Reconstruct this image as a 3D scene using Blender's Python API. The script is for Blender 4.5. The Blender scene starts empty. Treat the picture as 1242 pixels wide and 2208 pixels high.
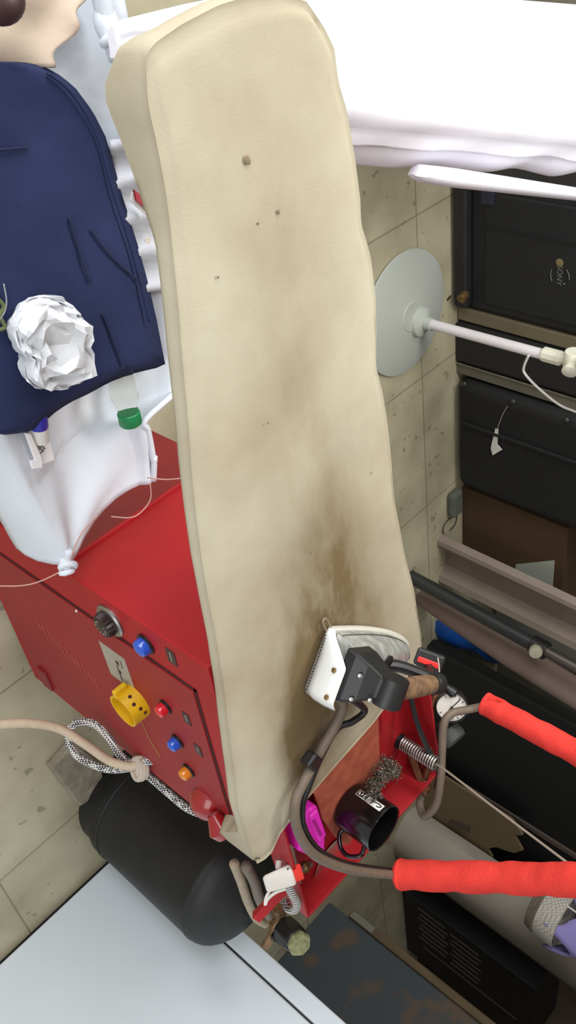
import bpy, bmesh, math, random
from mathutils import Vector, Matrix, noise

random.seed(7)
SC = bpy.context.scene
COL = SC.collection

# ---------------------------------------------------------------- camera model
# photograph 1242 x 2208, phone turned on its side: world up is image right
FPX = 1943.35
CX, CY = 621.0, 1104.0
CAMZ = 1.62
CAM = Vector((0, 0, CAMZ))
ROT = ((0.12376546, 0.67411076, 0.72818733),      # image right in world axes
       (0.77349382, -0.52522206, 0.35475216),     # image down
       (0.6216023, 0.51934234, -0.58642486))      # viewing direction

def ray(x, y):
    a, b, c = x - CX, y - CY, FPX
    return Vector([ROT[0][i]*a + ROT[1][i]*b + ROT[2][i]*c for i in range(3)])
def atz(x, y, z):
    d = ray(x, y); return CAM + d*((z - CAMZ)/d.z)
def atx(x, y, X):
    d = ray(x, y); return CAM + d*(X/d.x)
def aty(x, y, Y):
    d = ray(x, y); return CAM + d*(Y/d.y)
def atd(x, y, dep):
    return CAM + ray(x, y)*(dep/FPX)
def proj(p):
    q = Vector(p) - CAM
    a, b, c = [sum(ROT[i][k]*q[k] for k in range(3)) for i in range(3)]
    return CX + FPX*a/c, CY + FPX*b/c
def height_at(X, Y, px):
    """height over (X, Y) whose view lands on image column px"""
    lo, hi = 0.0, 1.5
    for _ in range(50):
        m = (lo + hi)/2
        if proj((X, Y, m))[0] < px: lo = m
        else: hi = m
    return lo

def lin(c):
    out = []
    for v in c[:3]:
        v = v/255.0
        out.append(v/12.92 if v <= 0.04045 else ((v + 0.055)/1.055)**2.4)
    return (*out, 1.0)

# ---------------------------------------------------------------- materials
MATS = {}
def mat(name, col, rough=0.6, metal=0.0, vary=0.0, scale=20.0, bump=0.0, bscale=None, col2=None,
        trans=0.0, emit=None, coat=0.0, spec=None, detail=6.0, stretch=None):
    if name in MATS: return MATS[name]
    m = bpy.data.materials.new(name); m.use_nodes = True
    nt = m.node_tree; b = nt.nodes['Principled BSDF']
    b.inputs['Base Color'].default_value = lin(col)
    b.inputs['Roughness'].default_value = rough
    b.inputs['Metallic'].default_value = metal
    if spec is not None: b.inputs['Specular IOR Level'].default_value = spec
    if coat: b.inputs['Coat Weight'].default_value = coat; b.inputs['Coat Roughness'].default_value = 0.15
    if trans: b.inputs['Transmission Weight'].default_value = trans
    tc = nt.nodes.new('ShaderNodeTexCoord')
    src = tc.outputs['Object']
    if stretch:
        mp = nt.nodes.new('ShaderNodeMapping'); mp.inputs['Scale'].default_value = stretch
        nt.links.new(src, mp.inputs['Vector']); src = mp.outputs['Vector']
    if vary or col2:
        n = nt.nodes.new('ShaderNodeTexNoise'); n.inputs['Scale'].default_value = scale
        n.inputs['Detail'].default_value = detail
        nt.links.new(src, n.inputs['Vector'])
        r = nt.nodes.new('ShaderNodeValToRGB')
        r.color_ramp.elements[0].position = 0.32; r.color_ramp.elements[1].position = 0.68
        c1 = lin(col); c2 = lin(col2) if col2 else tuple(v*(1-vary) for v in c1[:3]) + (1,)
        r.color_ramp.elements[0].color = c2; r.color_ramp.elements[1].color = c1
        nt.links.new(n.outputs['Fac'], r.inputs['Fac'])
        nt.links.new(r.outputs['Color'], b.inputs['Base Color'])
    if bump:
        n2 = nt.nodes.new('ShaderNodeTexNoise'); n2.inputs['Scale'].default_value = bscale or scale*3
        n2.inputs['Detail'].default_value = 8
        nt.links.new(src, n2.inputs['Vector'])
        bp = nt.nodes.new('ShaderNodeBump'); bp.inputs['Strength'].default_value = bump
        bp.inputs['Distance'].default_value = 0.01
        nt.links.new(n2.outputs['Fac'], bp.inputs['Height'])
        nt.links.new(bp.outputs['Normal'], b.inputs['Normal'])
    if emit:
        b.inputs['Emission Color'].default_value = lin(emit[0]); b.inputs['Emission Strength'].default_value = emit[1]
    MATS[name] = m
    if trans: b.inputs['IOR'].default_value = 1.12
    return m

def _math(nt, op, a, b=None, clamp=False):
    n = nt.nodes.new('ShaderNodeMath'); n.operation = op; n.use_clamp = clamp
    for i, v in enumerate((a, b)):
        if v is None: continue
        if isinstance(v, (int, float)): n.inputs[i].default_value = v
        else: nt.links.new(v, n.inputs[i])
    return n.outputs[0]

def floor_material():
    m = bpy.data.materials.new('terrazzo_floor'); m.use_nodes = True
    nt = m.node_tree; b = nt.nodes['Principled BSDF']; L = nt.links
    geo = nt.nodes.new('ShaderNodeNewGeometry')
    mp = nt.nodes.new('ShaderNodeMapping'); mp.inputs['Location'].default_value = (0.52, 0.11, 0)
    L.new(geo.outputs['Position'], mp.inputs['Vector'])
    br = nt.nodes.new('ShaderNodeTexBrick'); br.offset = 0.0
    br.inputs['Scale'].default_value = 1.0; br.inputs['Brick Width'].default_value = 0.56
    br.inputs['Row Height'].default_value = 0.48; br.inputs['Mortar Size'].default_value = 0.003
    br.inputs['Color1'].default_value = (1, 1, 1, 1); br.inputs['Color2'].default_value = (.9, .9, .88, 1)
    br.inputs['Mortar'].default_value = (.6, .58, .54, 1)
    mp.inputs['Location'].default_value = (0.08, -0.21, 0)
    L.new(mp.outputs['Vector'], br.inputs['Vector'])
    n1 = nt.nodes.new('ShaderNodeTexNoise'); n1.inputs['Scale'].default_value = 5; n1.inputs['Detail'].default_value = 10
    L.new(geo.outputs['Position'], n1.inputs['Vector'])
    r1 = nt.nodes.new('ShaderNodeValToRGB')
    r1.color_ramp.elements[0].position = .3; r1.color_ramp.elements[0].color = lin((164, 156, 130))
    r1.color_ramp.elements[1].position = .7; r1.color_ramp.elements[1].color = lin((202, 194, 166))
    L.new(n1.outputs['Fac'], r1.inputs['Fac'])
    v = nt.nodes.new('ShaderNodeTexVoronoi'); v.inputs['Scale'].default_value = 22
    nd = nt.nodes.new('ShaderNodeTexNoise'); nd.inputs['Scale'].default_value = 30; nd.inputs['Detail'].default_value = 4
    L.new(geo.outputs['Position'], nd.inputs['Vector'])
    mixv = nt.nodes.new('ShaderNodeMix'); mixv.data_type = 'VECTOR'; mixv.inputs[0].default_value = 0.06
    L.new(geo.outputs['Position'], mixv.inputs[4]); L.new(nd.outputs['Color'], mixv.inputs[5])
    L.new(mixv.outputs[1], v.inputs['Vector'])
    n3 = nt.nodes.new('ShaderNodeTexNoise'); n3.inputs['Scale'].default_value = 7; n3.inputs['Detail'].default_value = 2
    L.new(geo.outputs['Position'], n3.inputs['Vector'])
    thr = _math(nt, 'MULTIPLY', _math(nt, 'SUBTRACT', n3.outputs['Fac'], 0.36, True), 0.85)
    chip = _math(nt, 'LESS_THAN', v.outputs['Distance'], thr)
    chip = _math(nt, 'MULTIPLY', chip, 0.55)
    mx = nt.nodes.new('ShaderNodeMix'); mx.data_type = 'RGBA'
    L.new(chip, mx.inputs[0]); L.new(r1.outputs['Color'], mx.inputs[6]); mx.inputs[7].default_value = lin((112, 104, 88))
    mu = nt.nodes.new('ShaderNodeMix'); mu.data_type = 'RGBA'; mu.blend_type = 'MULTIPLY'; mu.inputs[0].default_value = 1
    L.new(mx.outputs[2], mu.inputs[6]); L.new(br.outputs['Color'], mu.inputs[7])
    L.new(mu.outputs[2], b.inputs['Base Color'])
    b.inputs['Roughness'].default_value = 0.55
    bp = nt.nodes.new('ShaderNodeBump'); bp.inputs['Strength'].default_value = .12; bp.inputs['Distance'].default_value = .004
    L.new(n1.outputs['Fac'], bp.inputs['Height']); L.new(bp.outputs['Normal'], b.inputs['Normal'])
    return m

def cover_material():
    """worn cream ironing cover with scorch stains where the iron is parked"""
    m = bpy.data.materials.new('cream_cover'); m.use_nodes = True
    nt = m.node_tree; b = nt.nodes['Principled BSDF']; L = nt.links
    geo = nt.nodes.new('ShaderNodeNewGeometry')
    P = geo.outputs['Position']
    n1 = nt.nodes.new('ShaderNodeTexNoise'); n1.inputs['Scale'].default_value = 4.5; n1.inputs['Detail'].default_value = 6
    L.new(P, n1.inputs['Vector'])
    r1 = nt.nodes.new('ShaderNodeValToRGB')
    r1.color_ramp.elements[0].position = .35; r1.color_ramp.elements[0].color = lin((164, 152, 131))
    r1.color_ramp.elements[1].position = .68; r1.color_ramp.elements[1].color = lin((184, 178, 157))
    L.new(n1.outputs['Fac'], r1.inputs['Fac'])
    sep = nt.nodes.new('ShaderNodeSeparateXYZ'); L.new(P, sep.inputs[0])
    nw = nt.nodes.new('ShaderNodeTexNoise'); nw.inputs['Scale'].default_value = 9; nw.inputs['Detail'].default_value = 8
    nw.inputs['Roughness'].default_value = .65
    mpw = nt.nodes.new('ShaderNodeMapping'); mpw.inputs['Scale'].default_value = (.6, 1.4, 1)
    L.new(P, mpw.inputs['Vector']); L.new(mpw.outputs['Vector'], nw.inputs['Vector'])
    total = None
    for (cx, cy, rx, ry, amp) in ((1.15, .635, .15, .095, 1.1), (.99, .69, .14, .10, .8), (1.31, .60, .085, .06, .75),
                                  (1.22, .57, .09, .035, .7), (.86, .70, .16, .09, .22), (1.10, .80, .10, .06, .42), (.45, .70, .40, .10, .20), (.85, .70, .35, .09, .20)):
        dx = _math(nt, 'DIVIDE', _math(nt, 'SUBTRACT', sep.outputs[0], cx), rx)
        dy = _math(nt, 'DIVIDE', _math(nt, 'SUBTRACT', sep.outputs[1], cy), ry)
        d2 = _math(nt, 'ADD', _math(nt, 'MULTIPLY', dx, dx), _math(nt, 'MULTIPLY', dy, dy))
        g = _math(nt, 'MULTIPLY', _math(nt, 'EXPONENT', _math(nt, 'MULTIPLY', d2, -1.0)), amp)
        total = g if total is None else _math(nt, 'ADD', total, g)
    k = _math(nt, 'MULTIPLY', total, _math(nt, 'ADD', _math(nt, 'MULTIPLY', nw.outputs['Fac'], 1.7), -0.05))
    k = _math(nt, 'MINIMUM', k, 0.92, True)
    mx = nt.nodes.new('ShaderNodeMix'); mx.data_type = 'RGBA'
    L.new(k, mx.inputs[0]); L.new(r1.outputs['Color'], mx.inputs[6]); mx.inputs[7].default_value = lin((104, 84, 54))
    # fine specks
    v = nt.nodes.new('ShaderNodeTexVoronoi'); v.inputs['Scale'].default_value = 17; v.inputs['Randomness'].default_value = 1
    L.new(P, v.inputs['Vector'])
    sp = _math(nt, 'MULTIPLY', _math(nt, 'LESS_THAN', v.outputs['Distance'], .052), .45)
    n4 = nt.nodes.new('ShaderNodeTexNoise'); n4.inputs['Scale'].default_value = 12; L.new(P, n4.inputs['Vector'])
    sp = _math(nt, 'MULTIPLY', sp, _math(nt, 'GREATER_THAN', n4.outputs['Fac'], .53))
    m2 = nt.nodes.new('ShaderNodeMix'); m2.data_type = 'RGBA'
    L.new(sp, m2.inputs[0]); L.new(mx.outputs[2], m2.inputs[6]); m2.inputs[7].default_value = lin((96, 84, 64))
    L.new(m2.outputs[2], b.inputs['Base Color'])
    b.inputs['Roughness'].default_value = .9; b.inputs['Specular IOR Level'].default_value = .15
    n5 = nt.nodes.new('ShaderNodeTexNoise'); n5.inputs['Scale'].default_value = 320; L.new(P, n5.inputs['Vector'])
    bp = nt.nodes.new('ShaderNodeBump'); bp.inputs['Strength'].default_value = .15; bp.inputs['Distance'].default_value = .002
    L.new(n5.outputs['Fac'], bp.inputs['Height'])
    n6 = nt.nodes.new('ShaderNodeTexNoise'); n6.inputs['Scale'].default_value = 9; L.new(P, n6.inputs['Vector'])
    bp2 = nt.nodes.new('ShaderNodeBump'); bp2.inputs['Strength'].default_value = .25; bp2.inputs['Distance'].default_value = .01
    L.new(n6.outputs['Fac'], bp2.inputs['Height']); L.new(bp.outputs['Normal'], bp2.inputs['Normal'])
    L.new(bp2.outputs['Normal'], b.inputs['Normal'])
    return m

def check_material(name, c1, c2, scale, rough=.85, kind='checker'):
    m = bpy.data.materials.new(name); m.use_nodes = True
    nt = m.node_tree; b = nt.nodes['Principled BSDF']
    tc = nt.nodes.new('ShaderNodeTexCoord')
    t = nt.nodes.new('ShaderNodeTexChecker'); t.inputs['Scale'].default_value = scale
    t.inputs['Color1'].default_value = lin(c1); t.inputs['Color2'].default_value = lin(c2)
    nt.links.new(tc.outputs['UV' if kind == 'uv' else 'Object'], t.inputs['Vector'])
    nt.links.new(t.outputs['Color'], b.inputs['Base Color']); b.inputs['Roughness'].default_value = rough
    return m

# ---------------------------------------------------------------- mesh building
WORLD = {}      # world-space origin of every object

class MB:
    def __init__(self): self.v = []; self.f = []; self.uv = None
    def add(self, vs, fs):
        o = len(self.v); self.v += [Vector(p) for p in vs]; self.f += [[i + o for i in f] for f in fs]; return self
    def box(self, c, s, rz=0.0, M=None):
        R = M or Matrix.Rotation(rz, 3, 'Z'); c = Vector(c); h = Vector(s)/2
        vs = [c + R @ Vector((h.x*a, h.y*b, h.z*d)) for a in (-1, 1) for b in (-1, 1) for d in (-1, 1)]
        return self.add(vs, [(0, 1, 3, 2), (4, 6, 7, 5), (0, 4, 5, 1), (2, 3, 7, 6), (0, 2, 6, 4), (1, 5, 7, 3)])
    def span(self, a, b):
        return self.box([(a[i] + b[i])/2 for i in range(3)], [abs(b[i] - a[i]) for i in range(3)])
    def grid(self, rows, close_u=False, close_v=False, cap=False):
        n, m = len(rows), len(rows[0]); vs = [p for r in rows for p in r]; fs = []
        for i in range(n if close_u else n - 1):
            for j in range(m if close_v else m - 1):
                fs.append((i*m + j, i*m + (j + 1) % m, ((i + 1) % n)*m + (j + 1) % m, ((i + 1) % n)*m + j))
        if cap: fs += [list(range(m))[::-1], [(n - 1)*m + j for j in range(m)]]
        return self.add(vs, fs)
    def tube(self, pts, r, seg=10, smooth=6, cap=True, rfun=None):
        pts = [Vector(p) for p in pts]
        if smooth and len(pts) > 2: pts = spline(pts, smooth)
        rows = []; t0 = (pts[1] - pts[0]).normalized()
        up = Vector((0, 0, 1)) if abs(t0.z) < .9 else Vector((1, 0, 0))
        nrm = t0.cross(up).normalized()
        for i, p in enumerate(pts):
            t = (pts[min(i + 1, len(pts) - 1)] - pts[max(i - 1, 0)]).normalized()
            nrm = (nrm - t*nrm.dot(t)).normalized(); bn = t.cross(nrm)
            rr = r if rfun is None else rfun(i/(len(pts) - 1))*r
            rows.append([p + (nrm*math.cos(2*math.pi*k/seg) + bn*math.sin(2*math.pi*k/seg))*rr for k in range(seg)])
        return self.grid(rows, close_v=True, cap=cap)
    def lathe(self, prof, base, axis=(0, 0, 1), seg=32, cap=True):
        """prof: (radius, height along the axis)"""
        a = Vector(axis).normalized(); base = Vector(base)
        u = a.cross(Vector((0, 0, 1)) if abs(a.z) < .9 else Vector((1, 0, 0))).normalized(); w = a.cross(u)
        rows = [[base + a*h + (u*math.cos(2*math.pi*k/seg) + w*math.sin(2*math.pi*k/seg))*max(r, 1e-4) for k in range(seg)] for r, h in prof]
        return self.grid(rows, close_v=True, cap=cap)
    def prism(self, poly, vec):
        poly = [Vector(p) for p in poly]; vec = Vector(vec); n = len(poly)
        fs = [list(range(n))[::-1], [n + i for i in range(n)]] + [(i, (i + 1) % n, n + (i + 1) % n, n + i) for i in range(n)]
        return self.add(poly + [p + vec for p in poly], fs)
    def ball(self, c, r, seg=16, rings=10):
        c = Vector(c); r = Vector((r, r, r)) if isinstance(r, (int, float)) else Vector(r)
        rows = []
        for i in range(rings + 1):
            t = math.pi*i/rings
            rows.append([c + Vector((r.x*max(math.sin(t), 1e-3)*math.cos(2*math.pi*k/seg), r.y*max(math.sin(t), 1e-3)*math.sin(2*math.pi*k/seg), -r.z*math.cos(t))) for k in range(seg)])
        return self.grid(rows, close_v=True, cap=True)
    def torus(self, c, axis, R, r, seg=28, s2=10):
        a = Vector(axis).normalized(); u = a.cross(Vector((0, 0, 1)) if abs(a.z) < .9 else Vector((1, 0, 0))).normalized(); w = a.cross(u)
        c = Vector(c); rows = []
        for i in range(seg):
            d = u*math.cos(2*math.pi*i/seg) + w*math.sin(2*math.pi*i/seg)
            rows.append([c + d*R + (d*math.cos(2*math.pi*k/s2) + a*math.sin(2*math.pi*k/s2))*r for k in range(s2)])
        return self.grid(rows, close_u=True, close_v=True)
    def build(self, name, material, parent=None, smooth=35, bevel=0, sub=0, solid=0, origin=None, seg=2, disp=None):
        if origin is None:
            lo = [min(p[i] for p in self.v) for i in range(3)]; hi = [max(p[i] for p in self.v) for i in range(3)]
            origin = Vector(((lo[0] + hi[0])/2, (lo[1] + hi[1])/2, lo[2] if parent is None else (lo[2] + hi[2])/2))
        origin = Vector(origin)
        me = bpy.data.meshes.new(name)
        me.from_pydata([p - origin for p in self.v], [], self.f); me.update()
        bm = bmesh.new(); bm.from_mesh(me)
        bmesh.ops.recalc_face_normals(bm, faces=bm.faces); bm.to_mesh(me); bm.free()
        if smooth:
            for p in me.polygons: p.use_smooth = True
            if smooth < 180: me.set_sharp_from_angle(angle=math.radians(smooth))
        me.materials.append(material)
        o = bpy.data.objects.new(name, me); COL.objects.link(o)
        WORLD[o.name] = origin
        if parent is not None: o.parent = parent; o.location = origin - WORLD[parent.name]
        else: o.location = origin
        if solid:
            md = o.modifiers.new('thickness', 'SOLIDIFY'); md.thickness = solid; md.offset = -1
        if bevel:
            md = o.modifiers.new('edges', 'BEVEL'); md.width = bevel; md.segments = seg; md.limit_method = 'ANGLE'
            md.angle_limit = math.radians(40)
        if sub:
            md = o.modifiers.new('soft', 'SUBSURF'); md.levels = sub; md.render_levels = sub
        return o

def spline(pts, k):
    out = []
    for i in range(len(pts) - 1):
        p0 = pts[max(i - 1, 0)]; p1 = pts[i]; p2 = pts[i + 1]; p3 = pts[min(i + 2, len(pts) - 1)]
        for j in range(k):
            t = j/k
            out.append(.5*((2*p1) + (p2 - p0)*t + (2*p0 - 5*p1 + 4*p2 - p3)*t*t + (3*p1 - p0 - 3*p2 + p3)*t**3))
    out.append(pts[-1]); return out

def resample(pts, n):
    pts = [Vector(p) for p in pts]; L = [0]
    for a, b in zip(pts, pts[1:]): L.append(L[-1] + (b - a).length)
    out = []; j = 0
    for i in range(n):
        s = L[-1]*i/(n - 1)
        while j < len(L) - 2 and L[j + 1] < s: j += 1
        t = (s - L[j])/max(L[j + 1] - L[j], 1e-9); out.append(pts[j].lerp(pts[j + 1], min(max(t, 0), 1)))
    return out

def thing(name, loc, label, cat, group=None):
    o = bpy.data.objects.new(name, None); COL.objects.link(o); o.location = loc; o.empty_display_size = .05
    WORLD[o.name] = Vector(loc); return tag(o, label, cat, group)
def tag(o, label, cat, group=None, kind=None):
    o['label'] = label; o['category'] = cat
    if group: o['group'] = group
    if kind: o['kind'] = kind
    return o
def struct(o): o['kind'] = 'structure'; return o
def lab(o, text): o['label'] = text; return o
def text(name, body, size, loc, rot, material, parent, extrude=.0004, sx=1.0):
    cu = bpy.data.curves.new(name, 'FONT'); cu.body = body; cu.size = size; cu.extrude = extrude
    cu.align_x = 'CENTER'; cu.align_y = 'CENTER'; cu.materials.append(material)
    tmp = bpy.data.objects.new(name, cu); COL.objects.link(tmp); bpy.context.view_layer.update()
    me = bpy.data.meshes.new_from_object(tmp); bpy.data.objects.remove(tmp)
    o = bpy.data.objects.new(name, me); COL.objects.link(o); o.parent = parent
    o.location = Vector(loc) - WORLD[parent.name]; o.rotation_euler = rot; o.scale = (sx, 1, 1); WORLD[o.name] = Vector(loc); return o

# palette
red = mat('red_enamel', (168, 25, 33), .5, vary=.16, scale=6, bump=.03, bscale=90, spec=.35)
red_dk = mat('dark_and_shade_red', (132, 26, 32), .45, vary=.2, scale=9)
seam_dark = mat('seam_dark', (60, 10, 14), .8)
black_pl = mat('black_plastic', (26, 26, 27), .42, vary=.25, scale=30)
black_mat = mat('black_matte', (20, 20, 21), .75, vary=.3, scale=12)
black_gl = mat('black_gloss', (14, 12, 13), .18, coat=.4)
white_pl = mat('white_plastic', (214, 212, 206), .4)
chrome = mat('bright_steel', (205, 203, 198), .22, metal=1)
steel = mat('brushed_steel', (176, 174, 170), .38, metal=1, vary=.3, scale=40)
alu = mat('aluminium', (206, 206, 200), .42, metal=.55, vary=.5, scale=16, stretch=(1, 5, 5))
brass = mat('brass', (158, 128, 84), .4, metal=.8, vary=.4, scale=60)
hose_br = mat('brown_hose', (112, 98, 84), .6, vary=.2, scale=60)
cork = mat('worn_cork', (128, 98, 68), .9, col2=(84, 60, 42), scale=60, bump=.4, bscale=140)
red_sleeve = mat('red_fabric', (222, 66, 58), .9, vary=.1, scale=25, bump=.25, bscale=220, spec=.1)
pink = mat('pink_plastic', (222, 42, 186), .4)

# ================================================================ THE SETTING
struct(MB().span((-2.2, -1.6, -.08), (5.5, 2.75, 0)).build('floor', floor_material(), smooth=0))
wall_m = mat('olive_grey_plaster', (128, 124, 110), .9, vary=.2, scale=5, bump=.1)
struct(MB().span((-1.3, 2.66, 0), (5.5, 2.76, 2.8)).build('wall_back', wall_m, smooth=0))
struct(MB().span((5.42, -1.6, 0), (5.52, 2.66, 2.8)).build('wall_right', mat('brown_boarding', (92, 76, 62), .8, vary=.35, scale=4, stretch=(1, 6, 1)), smooth=0))
struct(MB().span((-2.2, -1.6, 2.8), (5.5, 2.75, 2.88)).build('ceiling', mat('ceiling_paint', (205, 202, 194), .95), smooth=0))

# ================================================================ STEAM IRONING TABLE
table = thing('steam_ironing_table', (1.3, .7, 0), 'red steam boiler ironing table with long scorched cream board and control panel', 'ironing table')
TX0, TX1, TY0, TY1 = 1.035, 1.595, .512, .90
cab = MB().span((TX0, TY0, .03), (TX1, TY1, .80)).build('cabinet', red, table, smooth=0, bevel=.004)
MB().span((TX0 + .03, TY0 + .03, 0), (TX1 - .03, TY1 - .03, .03)).build('plinth', black_mat, table, smooth=0)
# lower cabinet side coloured darker for the cloth's shade, with a folded seam
MB().span((TX0 - .004, TY0 + .006, .03), (TX0 + .001, TY1, .405)).build('shaded_side_band', red_dk, cab, smooth=0, bevel=.0015)
MB().span((TX0 - .006, TY0 + .004, .404), (TX0 + .001, TY1, .412)).build('side_seam', red, cab, smooth=0, bevel=.001)
# control panel door
door = MB().span((1.131, TY0 - .004, .062), (1.572, TY0 + .002, .742)).build('panel_door', mat('shaded_red_panel', (152, 34, 38), .5, vary=.16, scale=6, spec=.4), table, smooth=0, bevel=.0015)  # duller copy of the cabinet red, the panel's dimmer light put into the colour
g = MB()
for a, b in (((1.124, .05), (1.130, .75)), ((1.573, .05), (1.577, .75)), ((1.124, .743), (1.577, .749)), ((1.124, .055), (1.577, .061))):
    g.span((a[0], TY0 - .0012, a[1]), (b[0], TY0 + .002, b[1]))
g.build('door_gap', seam_dark, table, smooth=0)
MB().span((1.50, TY0 - .012, .10), (1.565, TY0, .135)).build('latch', red_dk, table, smooth=0, bevel=.003)
YP = TY0 - .004
# thermostat knob
k = aty(240, 1337, TY0)
kb = MB().lathe([(.034, 0), (.034, .004), (.031, .007), (.022, .008)], (k.x, TY0, k.z), (0, -1, 0)).build('dial_ring', steel, table)
kn = MB()
rows = []
for h, rr in ((0.004, .022), (.012, .0235), (.022, .021), (.024, .017)):
    rows.append([Vector((k.x + (rr*(1 + .07*math.cos(16*t)))*math.cos(t), TY0 - h, k.z + (rr*(1 + .07*math.cos(16*t)))*math.sin(t))) for t in [2*math.pi*i/96 for i in range(96)]])
kn.grid(rows, close_v=True, cap=True)
kno = kn.build('thermostat_knob', mat('brown_bakelite', (44, 30, 28), .4), table)
mk = MB()
for i in range(9):
    t = math.radians(200 + i*35); mk.box((k.x + .0135*math.cos(t), TY0 - .0242, k.z + .0135*math.sin(t)), (.003, .0008, .0012), M=Matrix.Rotation(-t, 3, 'Y'))
mk.build('scale_marks', mat('pale_ink', (190, 180, 170), .7), kno, smooth=0)
# lamps
def lamp(px, py, colr, name, ref, r=.0125):
    p = aty(px, py, ref)
    b = MB().lathe([(r*1.25, 0), (r*1.25, .004), (r, .005)], (p.x, ref, p.z), (0, -1, 0), 24).build('lamp_bezel', black_pl, table)
    d = MB().lathe([(r, .004), (r*1.02, .012), (r*.9, .018), (r*.5, .021), (.0005, .022)], (p.x, ref, p.z), (0, -1, 0), 24).build('indicator_lamp', colr, table)
    lab(d, name)
blue_l = mat('blue_lens', (34, 84, 196), .15, coat=.6); red_l = mat('red_lens', (208, 30, 44), .15, coat=.6); amb_l = mat('amber_lens', (220, 130, 30), .15, coat=.6)
lamp(316, 1388, blue_l, 'upper blue indicator lamp on the red panel', TY0, .0165)
lamp(358, 1523, red_l, 'red indicator lamp', YP); lamp(384, 1597, blue_l, 'lower blue indicator lamp', YP); lamp(408, 1660, amb_l, 'amber indicator lamp', YP)
plate_m = mat('engraved_label', (62, 46, 44), .5); ink = mat('grey_ink', (150, 140, 130), .7)
for (px, py, ref, w, h) in ((370, 1416, TY0, .034, .022), (403, 1549, YP, .028, .018), (428, 1617, YP, .028, .018)):
    p = aty(px, py, ref)
    q = MB().span((p.x - w/2, ref - .0015, p.z - h/2), (p.x + w/2, ref + .001, p.z + h/2)).build('switch_label', plate_m, table, smooth=0)
    MB().span((p.x - w*.35, ref - .002, p.z - .0015), (p.x + w*.3, ref - .001, p.z + .001)).build('label_line', ink, q, smooth=0)
# silver rating sticker (parallel to the panel edges)
c = [aty(px, py, YP) for px, py in ((214, 1384), (268, 1418), (292, 1490), (241, 1456))]
x0, x1 = (c[0].x + c[1].x)/2, (c[2].x + c[3].x)/2; z0, z1 = (c[0].z + c[3].z)/2, (c[1].z + c[2].z)/2
stk = MB().span((x0, YP - .0008, z0), (x1, YP + .001, z1)).build('rating_sticker', mat('silver_sticker', (168, 160, 146), .45, vary=.15, scale=30), table, smooth=0)
lab(stk, 'worn silver rating sticker')
mk = MB()
zm = (z0 + z1)/2
mk.box((x0 + (x1 - x0)*.34, YP - .0011, zm + .006), (.010, .0006, .008)); mk.box((x0 + (x1 - x0)*.68, YP - .0011, zm + .001), (.045, .0006, .0028))
mk.box((x0 + (x1 - x0)*.62, YP - .0011, zm + .005), (.008, .0006, .006)); mk.box((x0 + (x1 - x0)*.3, YP - .0011, zm + .020), (.02, .0006, .0015))
mk.build('sticker_marks', mat('dark_ink', (52, 44, 36), .8), stk, smooth=0)
# yellow socket ring
p = aty(296, 1508, YP)
yel = mat('yellow_plastic', (226, 178, 20), .42, vary=.2, scale=40)
sock = MB().lathe([(.037, 0), (.037, .008), (.0360, .036), (.0318, .036), (.0318, .012), (.0005, .011)], (p.x, YP, p.z), (0, -1, 0), 40).build('iron_socket', yel, table)
lab(sock, 'yellow round socket on the red panel')
q = aty(260, 1486, YP - .02); MB().box((q.x + .002, YP - .022, q.z), (.018, .030, .011)).build('keyway', yel, sock, smooth=0, bevel=.003)
h = MB()
for a, d in ((75, .022), (52, .016), (100, .018), (30, .011)):
    t = math.radians(a + 60); h.ball((p.x + .0358*math.cos(t), YP - d, p.z + .0358*math.sin(t)), (.0038, .0038, .0038), 10, 6)
h.build('socket_hole', seam_dark, sock)
h = MB()
for a in (100, 220, 340):
    t = math.radians(a); h.lathe([(.0045, 0), (.0045, .002)], (p.x + .013*math.cos(t), YP - .011, p.z + .013*math.sin(t)), (0, -1, 0), 12)
h.build('contact_hole', seam_dark, sock)
# drip stain under the socket and worn paint hatch
st = MB()
pts = [aty(a, b, YP - .0006) for a, b in ((300, 1545), (312, 1568), (322, 1592), (338, 1618), (345, 1630))]
st.tube(pts, .0022, 6, 4); st.build('rust_drip', mat('rust_stain', (150, 96, 60), .9), door)
sc = MB()
for i in range(11):
    cx, cy = 84 + i*12.4, 1346 + i*12.6
    h_ = 17 if i % 3 else 12
    sc.tube([aty(cx - 7, cy - h_, YP - .0006), aty(cx + 7, cy + h_, YP - .0006)], .0012, 5, 0)
sc.build('worn_lettering', mat('worn_paint', (160, 84, 80), .9), door)
bt = aty(165, 1317, YP); MB().ball((bt.x, YP, bt.z), .003, 10, 6).build('bolt_head', white_pl, door)

# --- the padded board -------------------------------------------------------
cover = cover_material()
ZB = .90
Lp = [(326, 122), (328, 180), (336, 240), (350, 300), (366, 400), (378, 500), (388, 600), (405, 800), (420, 1000), (443, 1200), (478, 1400), (496, 1540), (506, 1640), (520, 1740), (540, 1820), (560, 1862)]
Rp = [(664, 14), (700, 66), (722, 112), (730, 180), (748, 240), (766, 340), (777, 430), (779, 488), (789, 520), (800, 560), (811, 640), (814, 720), (812, 796), (826, 850), (834, 900), (846, 1010), (852, 1090), (872, 1190), (894, 1280), (911, 1390)]
tip = [(326, 122), (350, 96), (400, 62), (480, 22), (545, 2), (610, -2), (664, 14)]
end = [(560, 1862), (585, 1846), (604, 1802), (650, 1742), (720, 1660), (812, 1556), (880, 1462), (908, 1425), (911, 1390)]
NS, NV = 90, 31
Lw = resample([atz(a, b, ZB) for a, b in Lp], NS); Rw = resample([atz(a, b, ZB) for a, b in Rp], NS)
tipw = resample([atz(a, b, ZB) for a, b in tip], NV); endw = resample([atz(a, b, ZB) for a, b in end], NV)
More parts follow.
